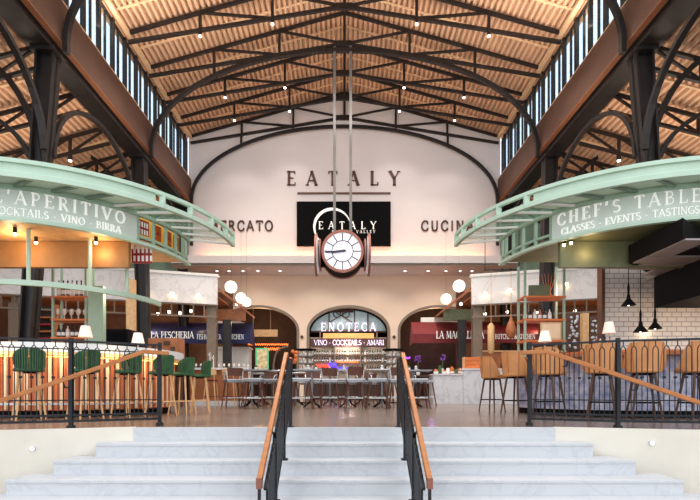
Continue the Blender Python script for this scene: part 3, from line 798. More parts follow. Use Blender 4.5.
def glassware(p, label, group, h=.17):
    key = ('g', h)
    if key not in BOT:
        o = thing('wine_glass', (0,0,0), 'x', 'glass'); o['_w'] = (0,0,0)
        MB().lathe([(.034, 0), (.032, .006), (.005, .012), (.005, h*.45)], (0,0), 10).build('stem', 'bottle_clear', o)
        MB().lathe([(.008, h*.45), (.034, h*.6), (.036, h*.8), (.03, h)], (0,0), 10, cap=False).build('bowl', 'bottle_clear', o)
        BOT[key] = o; first = True
    else: first = False
    return place(BOT[key], first, p, 0, label, group)
D_ = 9.6; zA, zB, zC2 = Z(296, D_), Z(319, D_), Z(337, D_)
tw, x0, x1 = shelf_tower((53, 86), D_, .3, (zA, zB, zC2), 3.05, 'green framed shelf tower with orange boards in the left bar')
for r, (z, nmr) in enumerate(((zA, 'top'), (zC2, 'bottom'))):
    for k in range(7):
        x = x0+.06+(x1-x0-.12)*k/6
        bottle('b', 'bottle_dark' if (k+r) % 3 else 'bottle_clear', (x, D_+.1, z), '%s bottle from the left on the %s board of the left shelf tower' % (ORD[k], nmr), 'bottles on the left shelf tower', h=.34 if r == 0 else .26)
for k in range(9):
    x = x0+.05+(x1-x0-.1)*k/8
    glassware((x, D_+.08+.1*(k % 2), zB), '%s stemmed glass from the left on the middle board of the left shelf tower' % ORD[k], 'glasses on the left shelf tower', h=.22)

D_ = 9.4
tw, x0, x1 = shelf_tower((525, 564), D_, .35, (Z(296, D_), Z(319, D_), Z(340, D_)), 3.05, 'green framed shelf tower with orange boards in the right bar', zf=1.12)
MB().box(X(531, D_), X(552, D_), D_+.1, D_+.14, Z(296, D_), Z(284, D_)).build('backing_panel', 'olive', tw)
o = thing('menu_board', (X(552, D_), D_+.02, Z(340, D_)), 'pale framed board standing on the right shelf tower', 'board')
MB().box(X(541, D_), X(562, D_), D_+.02, D_+.05, Z(340, D_), Z(322, D_)).build('frame', 'wood_light', o)
MB().box(X(542.5, D_), X(560.5, D_), D_+.01, D_+.02, Z(338.5, D_), Z(323.5, D_)).build('sheet', 'cream_slat', o)
for k in range(6):
    bottle('b', ['bottle_amber', 'bottle_dark', 'bottle_clear'][k % 3], (x0+.06+.1*k, D_+.15, Z(319, D_)), '%s bottle from the left on the middle board of the right shelf tower' % ORD[k], 'bottles on the right shelf tower', h=.24)
for k in range(5):
    x = X(551, D_)+.045*k-.09
    o = MB().tube([V(X(551, D_)+.1-.03*k, D_+.1, Z(296, D_)), V(x, D_+.12, Z(296, D_)+.25), V(x+(k-2)*.03, D_+.12, Z(296, D_)+.48)], [.006, .006, .003], 5).build('dry_branch', 'wood_orange')
    tag(o, '%s thin dry branch standing on the top board of the right shelf tower' % ORD[k], 'branch', 'dry branches on the right shelf tower')
for px in (530, 558):   # outer thin green uprights
    pass

# table lamps with white shades on the counters
def table_lamp(px, py_top, D_, zb, label, w_=.13):
    x = X(px, D_); zt = Z(py_top, D_)
    o = thing('table_lamp', (x, D_, zb), label, 'lamp', 'white shaded lamps on the bars')
    MB().lathe([(.06, zb), (.06, zb+.015), (.012, zb+.03), (.012, zt-.1)], (x, D_), 12).build('stand', 'tap_chrome', o)
    MB().lathe([(w_, zt-.2), (w_*.96, zt-.19), (w_*.62, zt)], (x, D_), 18).build('lamp_shade', 'shade', o)
table_lamp(85.5, 326, 8.3, 1.12, 'white shaded lamp on the left bar in front of the green pillar', .12)
table_lamp(138, 333, 8.75, 1.12, 'white shaded lamp near the right end of the left bar', .12)
table_lamp(545, 331, 8.75, 1.12, 'white shaded lamp on the right bar below the shelf tower', .12)
table_lamp(609, 322, 8.3, 1.12, 'tall white shaded lamp on the right bar before the tiled wall', .11)

# ---------------- bar stools of the left bar
def stool_green():
    o = thing('bar_stool', (0,0,0), 'x', 'stool'); o['_w'] = (0,0,0)
    m = MB(); prof = []
    MB().lathe([(.19, .76), (.215, .77), (.215, .80), (.19, .825)], (0,0), 20).build('seat', 'green_velvet', o)
    n = 18
    for k in range(n):   # ribbed wrap-around back, opening towards +y
        a = math.radians(188+164*k/n); b = math.radians(188+164*(k+1)/n-1.5); 
        def hz(t): return .78+.07*abs((t-math.radians(270))/1.43)**3, 1.12-.11*abs((t-math.radians(270))/1.43)**3
        def q(t, r, z): return V(r*math.cos(t)*.94, r*math.sin(t)*.94, z)
        za, ta = hz(a); zb, tb = hz(b); mid = (a+b)/2
        m.hexa([q(a,.215,za),q(b,.215,zb),q(b,.18,zb),q(a,.18,za),q(a,.235,ta),q(b,.235,tb),q(b,.195,tb),q(a,.195,ta)])
        m.tube([q(mid,.222,za+.01), q(mid,.236,ta-.01)], .012, 6)
    m.build('backrest', 'green_velvet', o)
    MB().lathe([(.12, .735), (.14, .76)], (0,0), 12).build('seat_plate', 'black_soft', o)
    for sx, sy in ((1,1),(1,-1),(-1,1),(-1,-1)):
        MB().tube([V(sx*.11, sy*.11, .75), V(sx*.2, sy*.19, 0)], [.02, .014], 8).build('leg', 'wood_light', o)
    for a, b in (((.17,.165),(-.17,.165)),((-.17,.165),(-.17,-.165)),((-.17,-.165),(.17,-.165)),((.17,-.165),(.17,.165))):
        MB().tube([V(a[0], a[1], .26), V(b[0], b[1], .26)], .01, 6).build('stretcher', 'wood_light', o)
    return o
def stool_tan():
    o = thing('bar_chair', (0,0,0), 'x', 'chair'); o['_w'] = (0,0,0)
    sm_ = MB().lathe([(.21, .74), (.24, .75), (.245, .80), (.22, .83)], (0,0), 20)
    for v in sm_.v: v.y = v.y*1.25+.07
    sm_.build('seat', 'tan_leather', o)
    m = MB(); n = 22
    for k in range(n):
        a = math.radians(180+180*k/n); b = math.radians(180+180*(k+1)/n)
        def top(t):
            e = abs(t-math.radians(270))/(PI/2); return 1.23-.02*e-(.36*max(0, (e-.56)/.44)**1.2)
        def q(t, r, z): return V(r*math.cos(t)*1.06, r*math.sin(t)*.95, z)
        m.hexa([q(a,.235,.76),q(b,.235,.76),q(b,.19,.76),q(a,.19,.76),q(a,.285,top(a)),q(b,.285,top(b)),q(b,.25,top(b)),q(a,.25,top(a))])
    m.build('backrest', 'tan_leather', o)
    m = MB()
    for t in (225, 270, 315):
        a = math.radians(t); m.tube([V(.24*math.cos(a)*1.06, .24*math.sin(a)*.95, .78), V(.29*math.cos(a)*1.06, .29*math.sin(a)*.95, 1.22)], .006, 5)
    m.build('seam', 'wood_mid', o)
    MB().lathe([(.15, .71), (.17, .74)], (0,0), 12).build('seat_plate', 'black_soft', o)
    for sx, sy in ((1,1),(1,-1),(-1,1),(-1,-1)):
        MB().tube([V(sx*.12, sy*.12, .73), V(sx*.21, sy*.2, 0)], [.022, .015], 8).build('leg', 'wood_dark', o)
    for a, b in (((.18,.175),(-.18,.175)),((-.18,.175),(-.18,-.175)),((-.18,-.175),(.18,-.175)),((.18,-.175),(.18,.175))):
        MB().tube([V(a[0], a[1], .27), V(b[0], b[1], .27)], .011, 6).build('stretcher', 'black_soft', o)
    return o
sg = stool_green(); 
for k, px in enumerate((29, 85, 128, 161, 182.5, 193.5)):
    R_ = 2.50; best = min(((abs(CX+F*bp(-1, ph*.1, R_, 0).x/bp(-1, ph*.1, R_, 0).y-px), ph*.1) for ph in range(-100, 1020 if k == 5 else 900)), key=lambda t: t[0])
    ph = best[1]; p = bp(-1, ph, R_, 0)
    if k == 5: ph = 97; p = bp(-1, ph, R_, 0)
    # sitter looks to the centre of the bar
    cdir = V(-BX, BY, 0)-V(p.x, p.y, 0); rz = math.atan2(cdir.y, cdir.x)-PI/2+(.5 if k < 3 else .1)
    place(sg, k == 0, (p.x, p.y, 0), rz, 'ribbed dark green bar stool with pale wood legs, %s from the left' % ORD[k], 'green bar stools at the round bar')
tn_ = stool_tan()
for k, px in enumerate((496, 516, 549, 602, 644, 697)):
    R_ = 2.45
    if k == 0: ph = 103
    else:
        ph = min(((abs(CX+F*bp(1, q*.1, R_, 0).x/bp(1, q*.1, R_, 0).y-px), q*.1) for q in range(-100, 900)), key=lambda t: t[0])[1]
    if k == 0: ph = 104; R_ = 2.35
    p = bp(1, ph, R_, 0); cdir = V(BX, BY, 0)-V(p.x, p.y, 0); rz = math.atan2(cdir.y, cdir.x)-PI/2
    if k < 2: p = (V(X(492, 10.5), 10.5, 0), V(X(516, 9.25), 9.25, 0))[k]; rz = (-1.3, -1.0)[k]
    place(tn_, k == 0, (p.x, p.y, 0), rz, 'tan leather barrel-back bar chair with dark legs, %s from the left' % ORD[k], 'tan bar chairs at the right round bar')

# ---------------- terrace railings
def railing(s, pts, label, top_z=1.07):
    o = thing('railing', (pts[0][0], pts[0][1], 0), label, 'railing')
    posts = pts
    for (x, y) in posts[:3]:
        p_ = MB().box(x-.02, x+.02, y-.02, y+.02, 0, 1.09).build('post', 'iron', o)
        MB().box(x-.036, x+.036, y-.036, y+.036, 0, .04).build('foot', 'iron', p_)
    full = [Vector((x, y, 0)) for x, y in pts]
    segs = list(zip(full, full[1:]))
    for nm, z, w_, h_ in (('top_rail', 1.055, .05, .022), ('upper_rail', .955, .018, .014), ('middle_rail', .34, .018, .014), ('lower_rail', .16, .03, .024), ('bottom_rail', .09, .04, .028)):
        if nm == 'upper_rail' and s > 0: continue
        m = MB()
        for a, b in segs: m.bar(a+V(0,0,z), b+V(0,0,z), w_, h_)
        m.build(nm, 'iron', o)
    r = .0062
    for a, b in segs:
        L = (b-a).length; d = (b-a)/L; n = max(1, int(round(L/.112))); pitch = L/n
        for k in range(n):
            c = a+d*(pitch*(k+.5)); hw = pitch*.25
            zt = .93 if s < 0 else .93
            path = [c-d*hw+V(0,0,.16), c-d*hw+V(0,0,zt)]+[c-d*(hw*math.cos(PI*j/6))+V(0,0,zt+.055*math.sin(PI*j/6)) for j in range(1, 6)]+[c+d*hw+V(0,0,zt), c+d*hw+V(0,0,.16)]
            lp = MB().tube(path, r, 6)
            lp.tube([c+V(0,0,zt+.055), c+V(0,0,1.045)], r, 6)
            lp.box(c.x-hw-.013, c.x-hw+.013, c.y-.013, c.y+.013, .60, .626)
            lp.tube([c+d*(.022*math.cos(PI*j/4))+V(0,0,.125+.022*math.sin(PI*j/4)) for j in range(8)], .005, 5, closed=True)
            lp.build('baluster_loop', 'iron', o)
    return o
railing(-1, [(-2.43, 6.14), (-3.29, 5.62), (-4.35, 5.10), (-5.4, 4.9)], 'black iron railing with looped bars on the left terrace edge')
railing(1, [(2.43, 6.14), (3.29, 5.62), (4.4, 5.34), (5.6, 5.3)], 'black iron railing with looped bars on the right terrace edge')
for s, sd in ((-1, 'left'), (1, 'right')):
    o = thing('handrail', (s*3.2, 5.5, .4), 'sloping wooden handrail in front of the black railing at %s' % sd, 'handrail')
    if s < 0: P3 = [P(169, 353.5, 6.05), P(144, 351.5, 5.92), P(101, 367, 5.62), P(0, 401, 5.05), P(-40, 414.5, 4.85)]
    else: P3 = [P(521, 352.5, 6.05), P(548, 352, 5.92), P(600, 369, 5.5), P(700, 403, 5.2), P(740, 417, 5.1)]
    m = MB()
    for a, b in zip(P3, P3[1:]):
        m.bar(a, b+(b-a).normalized()*.01, .055, .05)
    m.build('rail', 'wood_rail', o, .008)
    for q in (P3[1]*.6+P3[2]*.4, P3[3]*.4+P3[2]*.6):
        MB().tube([q+V(0,0,-.02), q+V(0,.03,-.09), q+V(0,.12,-.09)], .009, 6).build('bracket', 'iron', o)

# ---------------- stair handrails
for s, sd in ((-1, 'left'), (1, 'right')):
    Xr = .715; Xi = .668; ya, za, yb, zb = 5.66, .90, 3.92, -.31
    o = thing('stair_railing', (s*Xr, 4.9, 0), 'dark stair railing with a wooden handrail on the %s of the central steps' % sd, 'railing')
    fl = lambda y: 0 if y > 5.70 else -.155*max(0, math.ceil((5.70-y)/.305-1e-6))
    a, b = V(s*Xr, ya+.05, za), V(s*Xr, yb, zb)
    m = MB(); m.bar(V(s*Xr, ya+.12, za), a, .046, .055); m.bar(a, b, .046, .055); m.build('handrail', 'wood_rail', o, .008)
    MB().bar(b+V(0,0,.03), b+V(0,0,-.06), .046, .055).build('rail_end', 'red_rim', o)
    MB().bar(b+V(0,0,-.06), V(s*Xr, yb, fl(yb)), .05, .02, up=(1,0,0)).build('newel_post', 'steel_column', o)
    for y in (5.78, 5.13, 4.5):
        zt = za+(zb-za)*max(0, (ya-y))/(ya-yb)
        f = fl(y)
        p_ = MB().box(s*Xi-.02, s*Xi+.02, y-.025, y+.025, f, zt-.05).bar(V(s*Xi, y, zt-.07), V(s*Xr, y, zt-.02), .03, .02).build('post', 'iron', o)
        MB().box(s*Xi-.045, s*Xi+.045, y-.045, y+.045, f, f+.02).build('foot', 'iron', p_)
    sl = (zb-za)/(yb-ya)
    for off, h_ in ((-.07, .03), (-.62, .03)):
        zl = V(s*Xi, ya+.05, za+off), V(s*Xi, yb+.02, max(zb+off, -1.15))
        MB().bar(*zl, .03, h_).build('sloping_bar', 'iron', o)
    y = 5.70
    while y > 4.0:
        zt = za+(zb-za)*max(0, (ya-y))/(ya-yb)
        MB().bar(V(s*Xi, y, zt-.05), V(s*Xi, y, max(zt-.62, fl(y)+.03)), .02, .05, up=(0,1,0)).build('baluster', 'iron', o)
        y -= .075

# ---------------- right kiosk: tiled wall, hood, pendants
o = thing('tiled_wall', (7.2, 9.95, 0), 'white brick-tiled kitchen wall behind the right bar', 'kitchen wall')
MB().box(X(604.5, 9.7), 9.4, 9.7, 9.85, 0, 3.06).build('tile_face', 'tile_white', o)
MB().box(X(601.5, 9.7), X(604.5, 9.7), 9.68, 9.87, 0, 3.06).build('corner_trim', 'wood_dark', o)
h = thing('extractor_hood', (6.5, 8.4, 2.6), 'large black extractor hood with grey inner panels over the right kitchen', 'hood')
pl = [(4.89,6.75),(4.89,8.04),(5.93,8.95),(9,8.95),(9,7.27),(5.53,7.27)]
m = MB(); m.prism(pl, .30, lambda a, b, t: V(a, b, 2.66+t)); m.build('body', 'black_soft', h)
for k in range(6):
    y0, y1 = 6.75+.42*k, 7.14+.42*k
    xa = 4.93+(max(0, (y0+y1)/2-8.04)*1.14); xa = max(xa, 4.93+(7.27-6.65-(y0-6.65))*0)
    MB().box(xa if y0 > 6.8 else 4.93, 5.9 if y0 > 7.2 else 5.3, y0, y1, 2.635, 2.66).build('inner_panel', 'hood_grey', h)
MB().box(5.93, 9, 7.3, 8.95, 2.05, 2.66).build('lower_box', 'black_soft', h)
MB().hexa([V(5.93,6.9,2.05),V(9,6.9,2.05),V(9,7.3,2.05),V(5.93,7.3,2.05),V(5.93,6.9,2.66),V(9,6.9,2.66),V(9,7.3,2.66),V(5.93,7.3,2.66)]).build('front_box', 'black_soft', h)
def pendant(px, py, D_, ztop_, k):
    x = X(px, D_); z = Z(py, D_)
    o = thing('pendant_lamp', (x, D_, z), 'black cone pendant lamp before the tiled wall, %s from the left' % ORD[k], 'lamp', 'black cone pendants')
    MB().lathe([(.125, z), (.12, z+.012), (.035, z+.125), (.03, z+.19), (.012, z+.22)], (x, D_), 20).build('lamp_shade', 'black_soft', o)
    MB().tube([V(x, D_, z+.2), V(x, D_, ztop_)], .008, 6).build('cord', 'black_soft', o)
    MB().lathe([(.018, z+.2), (.022, z+.34), (.01, z+.42)], (x, D_), 8).build('socket', 'black_soft', o)
    MB().ellipsoid((x, D_, z+.03), .03, .03, .04).build('bulb', 'bulb_small', o)
pendant(628.5, 305.5, 8.75, 3.06, 0); pendant(640.5, 332, 8.75, 3.06, 1); pendant(655, 329, 9.1, 3.06, 2)
# ------------------------------------------------------------------ MARKET STALLS AT THE BACK
for s, sd in ((-1, 'left'), (1, 'right')):
    def SX(px, D_): return s*abs(X(px if s < 0 else 2*CX-px, D_)) if False else s*(CX-px)*D_/F    # px given for the left side, mirrored
    def SP(px, py, D_): return V(s*(CX-px)*D_/F, D_, Z(py, D_))
    st_ = thing('market_stall', (s*10, 23, 0), 'market stall with white marble fascia and slender grid below, %s side' % sd, 'stall')
    A_, B_ = SP(217, 277, 22), SP(-60, 277, 18.9); zt, zb = Z(277, 22), Z(304.5, 22)
    m = MB().hexa([V(A_.x,A_.y,zb), V(B_.x,B_.y,zb), V(B_.x,B_.y+.15,zb), V(A_.x,A_.y+.15,zb), V(A_.x,A_.y,zt), V(B_.x,B_.y,zt), V(B_.x,B_.y+.15,zt), V(A_.x,A_.y+.15,zt)])
    m.build('fascia', 'fascia_marble', st_)
    m = MB().hexa([V(A_.x+(-s)*.06,A_.y-.05,zt), V(B_.x,B_.y-.05,zt), V(B_.x,B_.y+.2,zt), V(A_.x-s*.06,A_.y+.2,zt), V(A_.x-s*.06,A_.y-.05,zt+.12), V(B_.x,B_.y-.05,zt+.12), V(B_.x,B_.y+.2,zt+.12), V(A_.x-s*.06,A_.y+.2,zt+.12)])
    m.build('cornice', 'white_paint', st_)
    dr = (B_-A_).normalized()
    # grid under the fascia
    zg = Z(317, 22)
    m = MB(); m.bar(V(A_.x,A_.y+.07,zg), V(B_.x,B_.y+.07,zg), .07, .07); m.bar(V(A_.x,A_.y+.07,zb-.03), V(B_.x,B_.y+.07,zb-.03), .08, .06); m.build('grid_rail', 'trim_tan', st_)
    k = .6
    while k < 9:
        q = A_+dr*k; MB().bar(V(q.x,q.y+.07,zg), V(q.x,q.y+.07,zb), .05).build('grid_bar', 'trim_tan', st_); k += .48
    # posts
    q = SP(210, 370, 21.95)
    MB().box(q.x-.22, q.x+.22, 22.16, 22.5, 0, zb).build('post', 'trim_tan', st_)
    q = A_+dr*8.3
    MB().box(q.x-.22, q.x+.22, q.y+.2, q.y+.5, 0, zb).build('post', 'trim_tan', st_)
    # side canopy towards the middle of the hall
    m = MB(); e0, e1 = SP(245.5, 310, 23.2), SP(205, 321, 23.2)
    m.box(e0.x, e1.x, 23.1, 23.25, Z(321, 23.2), Z(309.5, 23.2)); m.build('side_beam', 'wood_mid' if s < 0 else 'olive', st_)
    m = MB(); a0, a1 = SP(217, 289, 22.3), SP(245, 311, 23.0)
    m.hexa([V(a0.x,22.3,a0.z), V(a1.x,22.3,a1.z), V(a1.x,25.5,a1.z), V(a0.x,25.5,a0.z), V(a0.x,22.3,a0.z+.12), V(a1.x,22.3,a1.z+.12), V(a1.x,25.5,a1.z+.12), V(a0.x,25.5,a0.z+.12)])
    m.build('side_roof', 'wood_mid', st_)
    # back wall and ceiling of the stall
    x1 = s*5.6; x2 = s*17.5
    MB().box(s*6.2, x2, 25.9, 26.0, 0, 6).build('rear_panel', 'wall_brown', st_)
    MB().box(s*6.4, x2, 23.3, 25.8, 5.2, 5.3).build('stall_ceiling', 'wood_mid', st_)
    col = thing('steel_post', (*SP(227.5, 370, 23.0)[:2], 0), 'dark steel post in front of the %s awning' % ('navy' if s < 0 else 'maroon'), 'post')
    q = SP(227.5, 370, 22.9)
    MB().box(q.x-.2, q.x+.2, q.y-.15, q.y+.05, 0, Z(321, 23.2)).build('shaft', 'steel_column', col)
    MB().box(q.x-.27, q.x+.27, q.y-.2, q.y+.1, 0, .08).build('foot', 'steel_dark', col)
    # fascia spotlights
    for k, px in enumerate((133, 164, 195) if s < 0 else (487, 516, 581)):
        pm = px if s < 0 else 2*CX-px; py = (291, 294, 296)[k] if s < 0 else (294, 290, 284)[k]
        t = (217-pm)/277*(B_-A_).length*.93; q = A_+dr*t
        zz = Z(py, q.y)
        o = thing('fascia_light', (q.x, q.y-.12, zz), 'small glowing light on the white marble fascia at %s, %s from the left' % (sd, ORD[k]), 'lamp', 'lights on the marble fascias')
        MB().lathe([(.16, zz-.02), (.10, zz+.05), (.03, zz+.08)], (q.x, q.y-.19), 14).build('reflector', 'white_paint', o)
        MB().ellipsoid((q.x, q.y-.19, zz-.03), .1, .1, .05).build('bulb', 'bulb', o)
        MB().bar(V(q.x, q.y-.19, zz+.07), V(q.x, q.y+.0, zz+.12), .03).build('arm', 'white_paint', o)
    # bulbs under the fascia
    for k, px in enumerate((158, 169, 180, 191, 237) if s < 0 else (485, 507, 537, 575, 461)):
        pm = px if s < 0 else 2*CX-px
        dd = 22.6; p = SP(pm, (314, 312, 313, 311, 304)[k], dd)
        o = thing('stall_bulb', p, 'tiny warm bulb hanging under the %s stall roof, number %s of its row' % (sd, ORD[k]), 'lamp', 'bulbs under the stall roofs')
        MB().ellipsoid(p, .07, .07, .08).build('bulb', 'bulb_small', o)
        MB().tube([p+V(0,0,.06), V(p.x, p.y, 5.2)], .012, 5).build('cord', 'black_soft', o)

# awnings
def awning(x0, x1, y0, zt, zb, m, label, texts):
    o = thing('awning', ((x0+x1)/2, y0, zb), label, 'awning')
    zv = zb+(zt-zb)*.0
    MB().hexa([V(x0,y0,zb+.42), V(x1,y0,zb+.42), V(x1-.1,y0+1.4,zt), V(x0+.1,y0+1.4,zt), V(x0,y0,zb+.46), V(x1,y0,zb+.46), V(x1-.1,y0+1.4,zt+.04), V(x0+.1,y0+1.4,zt+.04)]).build('slope', m, o)
    MB().box(x0, x1, y0-.02, y0+.02, zb, zb+.46).build('valance', m, o)
    MB().hexa([V(x1-.04,y0,zb), V(x1,y0,zb), V(x1,y0+1.4,zb), V(x1-.04,y0+1.4,zb), V(x1-.04,y0,zb+.46), V(x1,y0,zb+.46), V(x1-.1,y0+1.4,zt), V(x1-.14,y0+1.4,zt)]).build('side_flap', m, o)
    MB().hexa([V(x0,y0,zb), V(x0+.04,y0,zb), V(x0+.04,y0+1.4,zb), V(x0,y0+1.4,zb), V(x0,y0,zb+.46), V(x0+.04,y0,zb+.46), V(x0+.14,y0+1.4,zt), V(x0+.1,y0+1.4,zt)]).build('side_flap', m, o)
    for (t, a, b, za, h) in texts:
        letters(t, b-a, h, flat_fn(a, y0-.02, za), .015, 'letter_white', o, weight=.95 if h > .3 else .75)
    return o
Dn = 23.9
awning(X(120, Dn), X(250, Dn), Dn, Z(323, 25), Z(343.5, Dn), 'navy', 'navy blue awning lettered LA PESCHERIA over the fish counter', [
    ('LA PESCHERIA', X(151, Dn), X(194, Dn), Z(339.5, Dn)+.06, .34), ('FISHMONGER & KITCHEN', X(197, Dn), X(244, Dn), Z(340.5, Dn)+.06, .25)])
awning(X(413, Dn), X(560, Dn), Dn, Z(322, 25), Z(343, Dn), 'maroon', 'dark red awning lettered LA MACELLERIA over the butcher counter', [
    ('LA MACELLERIA', X(436, Dn), X(484, Dn), Z(339.5, Dn)+.05, .38), ('BUTCHER & KITCHEN', X(495, Dn), X(535, Dn), Z(340, Dn)+.05, .25)])
o = MB().hexa([P(214, 323.5, 25.45), P(247, 323.5, 25.45), P(247, 323.5, 25.8), P(214, 323.5, 25.8), P(214, 320.5, 25.45), P(236, 320, 25.45), P(236, 320, 25.8), P(214, 320.5, 25.8)]).build('white_canopy', 'white_paint'); tag(o, 'thin white canopy panel just above the navy awning', 'canopy')
o = MB().box(X(424, 24.5), X(468, 24.5), 25.45, 25.6, Z(322, 24.5), Z(314.5, 24.5)).build('white_canopy', 'white_paint'); tag(o, 'white panel above the dark red awning', 'canopy')
# white display blocks under the awnings
o = thing('fish_counter', (X(238, 25.0), 25.0, 0), 'white refrigerated counter block under the right end of the navy awning', 'counter')
MB().box(X(218, 25), X(249, 25), 24.9, 25.7, 0, Z(349, 25)).build('body', 'white_paint', o); MB().box(X(217, 25), X(250, 25), 24.85, 25.75, Z(349, 25), Z(347, 25)).build('worktop', 'marble_white', o)
# globe lamps
for k, (px, py, r) in enumerate(((231, 287, 6), (241, 298, 5.2), (246.5, 302, 4.6), (459, 286, 6), (446, 299, 5.2))):
    D_ = 22.0+k % 3*.6; p = P(px, py, D_); rr = r*D_/F
    o = thing('globe_lamp', p, 'glowing white globe lamp, %s' % ['highest and largest of the left trio', 'middle of the left trio', 'lowest and smallest of the left trio', 'upper of the right pair', 'lower of the right pair'][k], 'lamp', 'white globe lamps')
    MB().ellipsoid(p, rr, rr, rr, 20, 12).build('globe', 'globe', o)
    MB().tube([p+V(0,0,rr*.9), V(p.x, p.y+.0, LZ0 if p.y > 24 else 8.5)], .006, 5).build('cord', 'trim_tan', o)

# ---------------- Enoteca behind the middle arch
YE = 26.75
e = thing('wine_shelf', (.225, 27, 0), 'tall backlit wine shelf filling the middle arch', 'shelf')
c0 = .225
zs = [Z(338.5, YE), Z(345.8, YE), Z(354.5, YE), Z(362, YE), Z(371, YE), Z(380, YE), Z(389, YE)]
for z in zs[1:]: MB().box(c0-2.2, c0+2.2, YE, YE+.35, z-.04, z).build('shelf_board', 'trim_tan', e)
for x in (c0-2.2, c0-.82, c0+.66, c0+2.16): MB().box(x, x+.05, YE-.02, YE+.36, 0, zs[0]).build('upright', 'trim_tan', e)
MB().box(c0-2.22, c0+2.22, YE+.36, YE+.42, 0, zs[0]+.1).build('back_panel', 'wall_lower', e)
MB().box(c0-2.25, c0+2.25, YE-.06, YE+.0, Z(346, YE), Z(338.5, YE)).build('header', 'wood_dark', e)
# gold framed niche
m = MB(); pth = [P(320, 339, YE-.02)]+[V(X(322.5, YE)-.14*math.cos(PI/2*k/6)+.0, YE-.02, Z(333, YE)+.12*math.sin(PI/2*k/6)+.05) for k in range(7)]+[V(X(374.5, YE)+.14*math.sin(PI/2*k/6), YE-.02, Z(333, YE)+.05+.12*math.cos(PI/2*k/6)) for k in range(7)]+[P(377, 339, YE-.02)]
m.tube(pth, .045, 6); m.build('niche_frame', 'trim_tan', e)
MB().box(X(323, YE), X(374, YE), YE+.1, YE+.2, Z(338, YE), Z(333, YE)).build('niche_light', 'gold_glow', e)
kinds = ['bottle_dark', 'bottle_green', 'bottle_dark', 'bottle_amber']
BR_ = ['second', 'third', 'fourth', 'fifth']
for r in range(1, 5):
    z = zs[r+0] if r > 0 else zs[0]
    if r == 1: z = zs[2]
    else: z = zs[r+1] if r+1 < len(zs) else zs[-1]
    if r == 4: continue
    n = 30; mt = {1: 'bottle_green', 2: 'bottle_dark', 3: 'bottle_dark'}[r]
    for k in range(n):
        x = c0-2.08+4.2*k/(n-1)
        bottle('b', mt if k % 7 else 'bottle_clear', (x, YE+.14, z), 'wine bottle on the %s board of the wine shelf, %s from its %s end' % (('top', 'second', 'third')[r-1], ORD[k] if k < 15 else ORD[n-1-k], 'left' if k < 15 else 'right'), 'wine bottles in the middle arch', h=.34 if r > 1 else .3, r=.045)
# signs
def glow_word(text, a, b, ya, yb, D_, m, label, sans=False, wgt=1.6, plate=True):
    o = thing('neon_sign', (X((a+b)/2, D_), D_, Z(yb, D_)), label, 'sign')
    letters(text, X(b, D_)-X(a, D_), Z(ya, D_)-Z(yb, D_), flat_fn(X(a, D_), D_, Z(yb, D_)), .03, m, o, sans, wgt)
    if plate: MB().box(X(a-1, D_), X(b+1, D_), D_+.02, D_+.06, Z(yb+.9, D_), Z(yb+.1, D_)).build('mounting_rail', 'steel_dark', o)
    return o
glow_word('ENOTECA', 321, 376, 323, 331, 26.6, 'sign_glow', 'glowing white lettering ENOTECA in the middle arch', wgt=.7)
glow_word('VINO . COCKTAILS . AMARI', 314, 384, 340, 345, 26.6, 'sign_glow', 'glowing white lettering VINO COCKTAILS AMARI on the shelf header', plate=False, wgt=.65)
# lunette window of the arch
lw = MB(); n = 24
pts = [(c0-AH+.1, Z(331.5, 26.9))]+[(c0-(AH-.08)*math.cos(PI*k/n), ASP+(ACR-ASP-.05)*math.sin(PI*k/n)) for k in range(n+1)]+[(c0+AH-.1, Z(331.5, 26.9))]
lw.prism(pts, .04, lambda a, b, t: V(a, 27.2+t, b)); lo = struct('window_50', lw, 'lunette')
fr = MB()
for px in (329, 354.5, 368): fr.box(X(px, 27)-.035, X(px, 27)+.035, 27.1, 27.18, Z(331, 27), arch_z(X(px, 27), c0)-.04)
fr.box(c0-AH+.1, c0+AH-.1, 27.08, 27.18, Z(332, 27), Z(330.5, 27))
for px in (337, 346):
    pp = P(px, 314, 27.1); fr.tube([pp+V(.2*math.cos(a*PI/8), 0, .2*math.sin(a*PI/8)) for a in range(16)], .03, 6, closed=True)
fr.bar(P(330, 322, 27.1), P(352, 309, 27.1), .05).bar(P(330, 309, 27.1), P(352, 322, 27.1), .05)
fr.box(X(330, 27), X(353.5, 27), 27.12, 27.16, Z(312, 27)-.0, Z(307.5, 27))
fr.build('window_frame', 'wood_dark', lo)
# red and blue neon low in the bar
def squiggle(px0, px1, py, amp, D_, m, label, nm='neon_sign', n=26):
    o = MB().tube([V(X(px0+(px1-px0)*k/n, D_), D_, Z(py, D_)+amp*math.sin(k*1.9)) for k in range(n+1)], .028, 6).build(nm, m)
    return tag(o, label, 'sign')
squiggle(316, 329, 366, .09, 26.5, 'neon_red', 'small red neon script low in front of the wine shelf')
squiggle(329, 336, 365, .16, 26.5, 'neon_blue', 'small blue neon figure beside the red script', n=12)
squiggle(336, 350, 368, .05, 26.5, 'neon_blue', 'low blue neon line right of the red script', n=12)
squiggle(336, 358, 362, .07, 26.5, 'neon_orange', 'small orange neon script low before the middle of the wine shelf')
# Enoteca bar counter in front
o = thing('wine_bar_counter', (.225, 25.6, 0), 'dark wine bar counter standing before the middle arch', 'counter')
MB().box(c0-1.9, c0+1.9, 25.2, 25.8, 0, 1.1).build('body', 'wall_dark', o); MB().box(c0-2, c0+2, 25.1, 25.9, 1.1, 1.16).build('worktop', 'marble_white', o)
